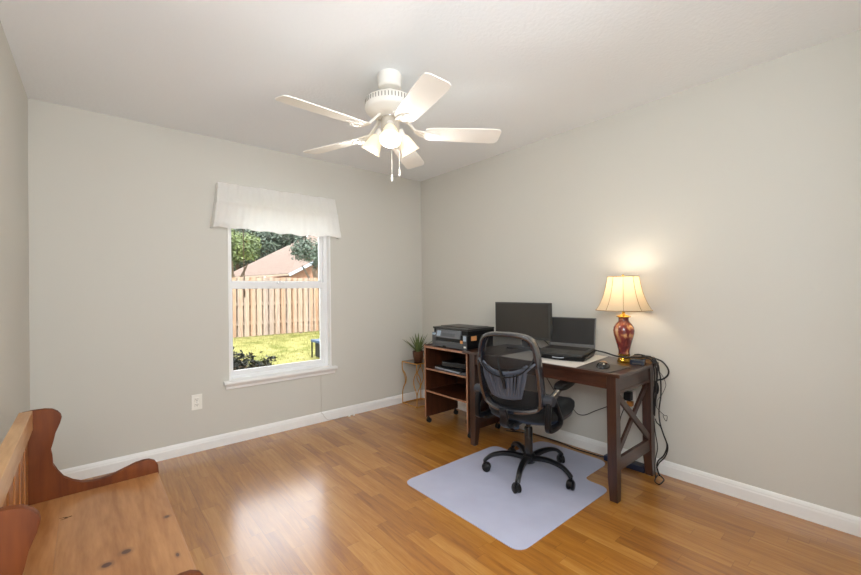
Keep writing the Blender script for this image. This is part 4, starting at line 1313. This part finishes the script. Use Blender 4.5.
for A, B in zip(rings, rings[1:]):
    for k in range(n_): bm.faces.new((A[k], A[(k + 1) % n_], B[(k + 1) % n_], B[k]))
finish('back_mesh', bm, M_mesh, bf, smooth=True, angle=80)
# lumbar support: slotted shield
bm = NB()
def lum(y, z, off=-.012): return (bx_(y * .8, z) + off, y, z)
for i in range(11):
    f = (i - 5) / 5
    yt, yb = f * .138, f * .092
    tube(bm, [lum(yb, .575 - .010 * (1 - f * f)), lum(yb + (yt - yb) * .35, .625), lum(yb + (yt - yb) * .7, .68), lum(yt, .712 + .050 * abs(f) ** 1.6)], ([.0100, .0118, .0128, .0134] if i not in (2, 5, 8) else [.010, .0060, .0055, .0075]) if abs(f) < .95 else [.012, .014, .016, .012], n=8, flat=(1.0, .30), up=(1, 0, 0))
tube(bm, [lum(-.098, .578), lum(-.05, .566), lum(0, .563), lum(.05, .566), lum(.098, .578)], .013, n=8, flat=(1, .4), up=(1, 0, 0))
for s in (-1, 1):
    tube(bm, [lum(s * .130, .730), lum(s * .160, .755), lum(s * .190, .78, -.010)], [.012, .009, .006], n=8, flat=(1, .5), up=(1, 0, 0))
tube(bm, [lum(-.150, .765), lum(-.125, .745), lum(-.07, .722), lum(0, .712), lum(.07, .722), lum(.125, .745), lum(.150, .765)], .011, n=8, flat=(1, .4), up=(1, 0, 0))
finish('lumbar_support', bm, M_lumbar, ch, smooth=True, angle=60)
bm = NB()
tube(bm, [(bx_(.186, .85) - .010, -.184, .835), lum(-.160, .765, -.016), lum(-.10, .712, -.022), lum(0, .690, -.022), lum(.10, .712, -.022), lum(.160, .765, -.016), (bx_(.186, .85) - .010, .184, .835)], .0045, n=8)
tube(bm, [lum(0, .69, -.022), lum(.012, .74, -.022), lum(.028, .80, -.018)], [.012, .007, .004], n=8)
tube(bm, [lum(0, .69, -.022), lum(-.010, .66, -.022), lum(-.012, .62, -.022)], [.012, .010, .007], n=8)
finish('tension_strap', bm, M_black, ch, smooth=True)
bm = NB(); tube(bm, [(bx_(.20, .76) - .036, -.205, .758), lum(-.10, .75, -.024), lum(0, .742, -.022), lum(.10, .75, -.024), (bx_(.20, .76) - .036, .205, .758)], .0022, n=6); finish('cord', bm, M_blackm, ch, smooth=True)
# spine bracket from mechanism to the back
bm = NB(); tube(bm, [(-.18, 0, .385), (-.27, 0, .385), (-.315, 0, .41), (-.318, 0, .46), (-.335, 0, .50)], [.026, .024, .022, .020, .018], n=10, flat=(1.3, .55), up=(1, 0, 0)); finish('back_bracket', bm, M_chair, ch, smooth=True)
# flip-up arms
for s in (-1, 1):
    yo = s * .238
    bm = NB()
    # loop bracket fixed beside the seat
    tube(bm, [(-.225, yo, .395), (-.14, yo, .384), (-.075, yo, .390), (-.060, yo, .416), (-.095, yo, .475), (-.135, yo, .530), (-.175, yo, .562), (-.215, yo, .550), (-.232, yo, .50), (-.238, yo, .43)], .017, n=10, closed=True, up=(0, 1, 0), flat=(1.0, 1.0))
    box(bm, -.18, -.06, min(yo, s * .20), max(yo, s * .20), .366, .384, .004)
    ar = finish('armrest', bm, M_chair, ch, smooth=True)
    bm = NB(); cyl(bm, (-.205, yo - .024, .560), (-.205, yo + .030, .560), .030, n=24); finish('pivot', bm, plain('pivot_grey_nylon', (52, 55, 62), .35), ar, smooth=True)
    bm = NB(); tube(bm, [(-.21, yo, .560), (-.13, yo, .580), (-.06, yo, .602), (.0, yo, .606)], [.024, .020, .017, .014], n=10, flat=(.8, 1.0), up=(0, 0, 1)); finish('arm_beam', bm, M_frame, ar, smooth=True)
    bm = NB(); t_ = NB(); cushion(t_, .120, .042, .006, .030, e=2.8, front=.004); t_.transform(Matrix.Translation((.022, yo, .594)) @ Matrix.Rotation(R(-2), 4, 'Y')); merge(bm, t_); finish('arm_pad', bm, M_black, ar, smooth=True, angle=60)

# ------------------------------------------------------------------ pine bench
M_pine_y = None
def pine(name, axis, dark, light, knots=(), rough=.38, coat=.35):
    m = wood(name, dark, light, axis=axis, scale=.8, rough=rough, coat=coat, stretch=9, spec=.5 if coat else .3)
    if knots:
        nt = m.node_tree; N, L = nt.nodes, nt.links
        b = N['Principled BSDF']; src = b.inputs['Base Color'].links[0].from_socket
        tc = N.new('ShaderNodeTexCoord')
        acc = src
        for (kx, ky, kr, ka) in knots:
            mp = N.new('ShaderNodeMapping'); mp.vector_type = 'TEXTURE'
            mp.inputs['Location'].default_value = (kx, ky, 0); mp.inputs['Scale'].default_value = (kr * ka, kr, 1)
            sp = N.new('ShaderNodeSeparateXYZ'); L.new(tc.outputs['Object'], mp.inputs[0])
            L.new(mp.outputs[0], sp.inputs[0]); cb = N.new('ShaderNodeCombineXYZ'); L.new(sp.outputs[0], cb.inputs[0]); L.new(sp.outputs[1], cb.inputs[1])
            ln = N.new('ShaderNodeVectorMath'); ln.operation = 'LENGTH'; L.new(cb.outputs[0], ln.inputs[0])
            r = N.new('ShaderNodeValToRGB'); c = r.color_ramp; c.interpolation = 'EASE'
            c.elements[0].position = .35; c.elements[0].color = (1, 1, 1, 1); c.elements[1].position = 1.0; c.elements[1].color = (0, 0, 0, 1)
            e = c.elements.new(.5); e.color = (.35, .35, .35, 1)
            L.new(ln.outputs['Value'], r.inputs[0])
            mx = N.new('ShaderNodeMix'); mx.data_type = 'RGBA'; mx.inputs[7].default_value = rgb((88, 52, 38))
            L.new(r.outputs[0], mx.inputs['Factor']); L.new(acc, mx.inputs[6]); acc = mx.outputs[2]
        L.new(acc, b.inputs['Base Color'])
    return m
BX, BY = -2.80, -1.81
bench = thing('pine_bench', 'honey-stained pine bench with scrolled arms along the left wall', 'bench', (BX, BY, 0))
kn = [(-2.804, -1.975, .028, 1.0), (-2.756, -1.938, .028, 1.0), (-2.633, -1.796, .020, .9), (-2.640, -2.062, .024, .4)]
kn = [(x - BX, y - BY, r, a) for x, y, r, a in kn]
M_seat = pine('pine_seat_boards', 1, (148, 94, 46), (186, 134, 84), kn)
M_arm = pine('pine_arm_stain', 2, (90, 40, 6), (116, 58, 14), rough=.6, coat=0)
M_rail = pine('pine_rail', 1, (176, 128, 80), (212, 168, 118))
M_slat = pine('pine_slats', 2, (136, 80, 32), (176, 112, 52))
seatz = .422
SY0, SY1 = -2.262, -1.352
bm = NB(); box(bm, -2.921, -2.610, SY0, SY1, seatz - .022, seatz, .0008); finish('seat_lid', bm, M_seat, bench, world=True)
bm = NB(); box(bm, -3.045, -2.9212, SY0, SY1, seatz - .022, seatz - .0002, .0014); finish('seat_back_board', bm, M_seat, bench, world=True)
bm = NB()
# end grain split / drying crack near the seam
for i in range(6):
    a = rnd.uniform(-.5, .5)
    x_, y_ = -2.918 + rnd.uniform(-.012, .016), -1.545 + rnd.uniform(-.03, .02)
    bar(bm, (x_, y_, seatz + .0002), (x_ + .02 * math.cos(a), y_ + .02 * math.sin(a), seatz + .0002), .0012, .0006)
finish('crack', bm, plain('dark_crack', (54, 34, 20), .9), bench, world=True)
bm = NB(); box(bm, -2.640, -2.618, SY0, SY1, .06, seatz - .022, .002); finish('front_board', bm, M_seat, bench, world=True)
bm = NB(); box(bm, -3.03, -3.012, SY0, SY1, .06, seatz - .022, .002); finish('rear_board', bm, M_seat, bench, world=True)
bm = NB(); box(bm, -3.012, -2.640, SY0, SY1, .06, .076); finish('bottom_board', bm, M_seat, bench, world=True)
prof = [(-2.948, .769), (-2.933, .758), (-2.924, .745), (-2.921, .730), (-2.926, .710), (-2.939, .675), (-2.949, .644), (-2.953, .612), (-2.953, .585), (-2.947, .554), (-2.937, .522), (-2.920, .493), (-2.891, .469), (-2.859, .457), (-2.829, .451), (-2.805, .450), (-2.775, .454), (-2.740, .465), (-2.712, .474), (-2.686, .482), (-2.663, .486), (-2.640, .484), (-2.620, .473), (-2.608, .454), (-2.606, .423)]
lower = [(-2.606, .40), (-2.625, .36), (-2.64, .30), (-2.64, .06), (-2.66, .0), (-2.72, .0), (-2.74, .05), (-2.92, .05), (-2.94, .0), (-3.03, .0), (-3.046, .03)]
top = [(-3.046, .45), (-3.046, .755), (-3.03, .772), (-3.0, .774), (-2.97, .774)]
armp = prof + lower + top
for y0, y1 in ((-2.288, -2.263), (-1.350, -1.325)):
    bm = NB(); prism(bm, [(x, z) for x, z in armp], 1, y0, y1, .004); finish('arm_panel', bm, M_arm, bench, world=True, smooth=True, angle=35)
bm = NB(); box(bm, -3.038, -3.001, SY0 + .0005, SY1 - .0005, .702, .776, .003); finish('top_rail', bm, M_rail, bench, world=True)
# vertical back slats
y = SY1 - .008
k = 0
while y > SY0 + .03:
    bm = NB(); box(bm, -3.030, -3.014, y - .085, y, seatz - .001, .705, .002); finish('back_slat', bm, M_slat, bench, world=True)
    y -= .130; k += 1

bench.location.x += .0064; bench.rotation_euler.z = R(.8)

# ------------------------------------------------------------------ added hall fixture, unseen behind the camera, to help fill the room
hl = thing('hall_fill_fixture', 'added round white ceiling light, unseen in the hall behind the camera', 'ceiling light', (-2.3, -4.4, H))
bm = NB(); lathe(bm, [(.16, 0), (.16, -.02), (.15, -.03), (0, -.03)], 32); finish('fixture_base', bm, M_whitep, hl, smooth=True)
bm = NB(); lathe(bm, [(.15, -.03), (.14, -.06), (.10, -.085), (0, -.095)], 32); finish('diffuser', bm, glow('hall_fill_glow', (255, 244, 226), 3), hl, smooth=True)

def area(name, loc, rot, sx, sy, e, c):
    L_ = bpy.data.lights.new(name, 'AREA'); L_.shape = 'RECTANGLE'; L_.size = sx; L_.size_y = sy; L_.energy = e; L_.color = c
    o = bpy.data.objects.new(name, L_); col.objects.link(o); o.location = loc; o.rotation_euler = rot
    return o
area('hall_fill_panel', (-1.95, -4.7, 1.45), (R(90), 0, R(14)), .9, 1.6, 55, (.93, .965, 1))  # added upright panel in the unseen hall, fills the room with light
# added fill lights, stand-ins for flash: one at the ceiling, one across the room
def disk(name, loc, direction, size, e, c):
    L_ = bpy.data.lights.new(name, 'AREA'); L_.shape = 'DISK'; L_.size = size; L_.energy = e; L_.color = c
    o = bpy.data.objects.new(name, L_); col.objects.link(o); o.location = loc
    o.rotation_euler = Vector(direction).to_track_quat('-Z', 'Y').to_euler()
    return o
disk('bounce_fill', (-2.0, -3.53, .60), (-.1, .5, 1), 1.5, 4.5, (.86, .93, 1))
disk('cross_room_fill', (-2.86, -3.60, 1.75), (1, .36, .20), .9, 35, (.87, .935, 1))

# ------------------------------------------------------------------ sun + sky
S = bpy.data.lights.new('sun', 'SUN'); S.energy = 5.8; S.angle = R(.6); S.color = (1, .95, .86)
so = bpy.data.objects.new('sun', S); col.objects.link(so); so.rotation_euler = (R(38), R(-22), 0)
w = bpy.data.worlds.new('sky'); scene.world = w; w.use_nodes = True
nt = w.node_tree; N, L = nt.nodes, nt.links
bg = N['Background']; sk = N.new('ShaderNodeTexSky'); sk.sky_type = 'HOSEK_WILKIE'; sk.turbidity = 4; sk.ground_albedo = .3
sk.sun_direction = Vector((.3, -.6, .75)).normalized()
mxw = N.new('ShaderNodeMix'); mxw.data_type = 'RGBA'; mxw.inputs['Factor'].default_value = .75
L.new(sk.outputs[0], mxw.inputs[6]); mxw.inputs[7].default_value = (.98, .985, 1.0, 1)
L.new(mxw.outputs[2], bg.inputs['Color']); bg.inputs['Strength'].default_value = 7.3

# ------------------------------------------------------------------ camera
cam = bpy.data.cameras.new('camera'); cam.sensor_fit = 'HORIZONTAL'; cam.sensor_width = 36; cam.lens = 395.8675 / 861 * 36
cam.clip_start = .02; cam.clip_end = 200
co = bpy.data.objects.new('camera', cam); col.objects.link(co)
yaw, pit, rol = .7006, .0050, -.0126
f = Vector((math.sin(yaw) * math.cos(pit), math.cos(yaw) * math.cos(pit), math.sin(pit)))
r = Vector((math.cos(yaw), -math.sin(yaw), 0)); u = r.cross(f)
r2 = r * math.cos(rol) + u * math.sin(rol); u2 = -r * math.sin(rol) + u * math.cos(rol)
Mc = Matrix((r2, u2, -f)).transposed().to_4x4(); Mc.translation = (-2.8125, -3.4829, 1.2172)
co.matrix_world = Mc
scene.camera = co
vs_ = scene.view_settings
vs_.view_transform = 'Standard'; vs_.look = 'None'; vs_.gamma = 1; vs_.use_curve_mapping = False; vs_.exposure = 0.0
scene.cycles.max_bounces = 10; scene.cycles.diffuse_bounces = 6; scene.cycles.transparent_max_bounces = 16
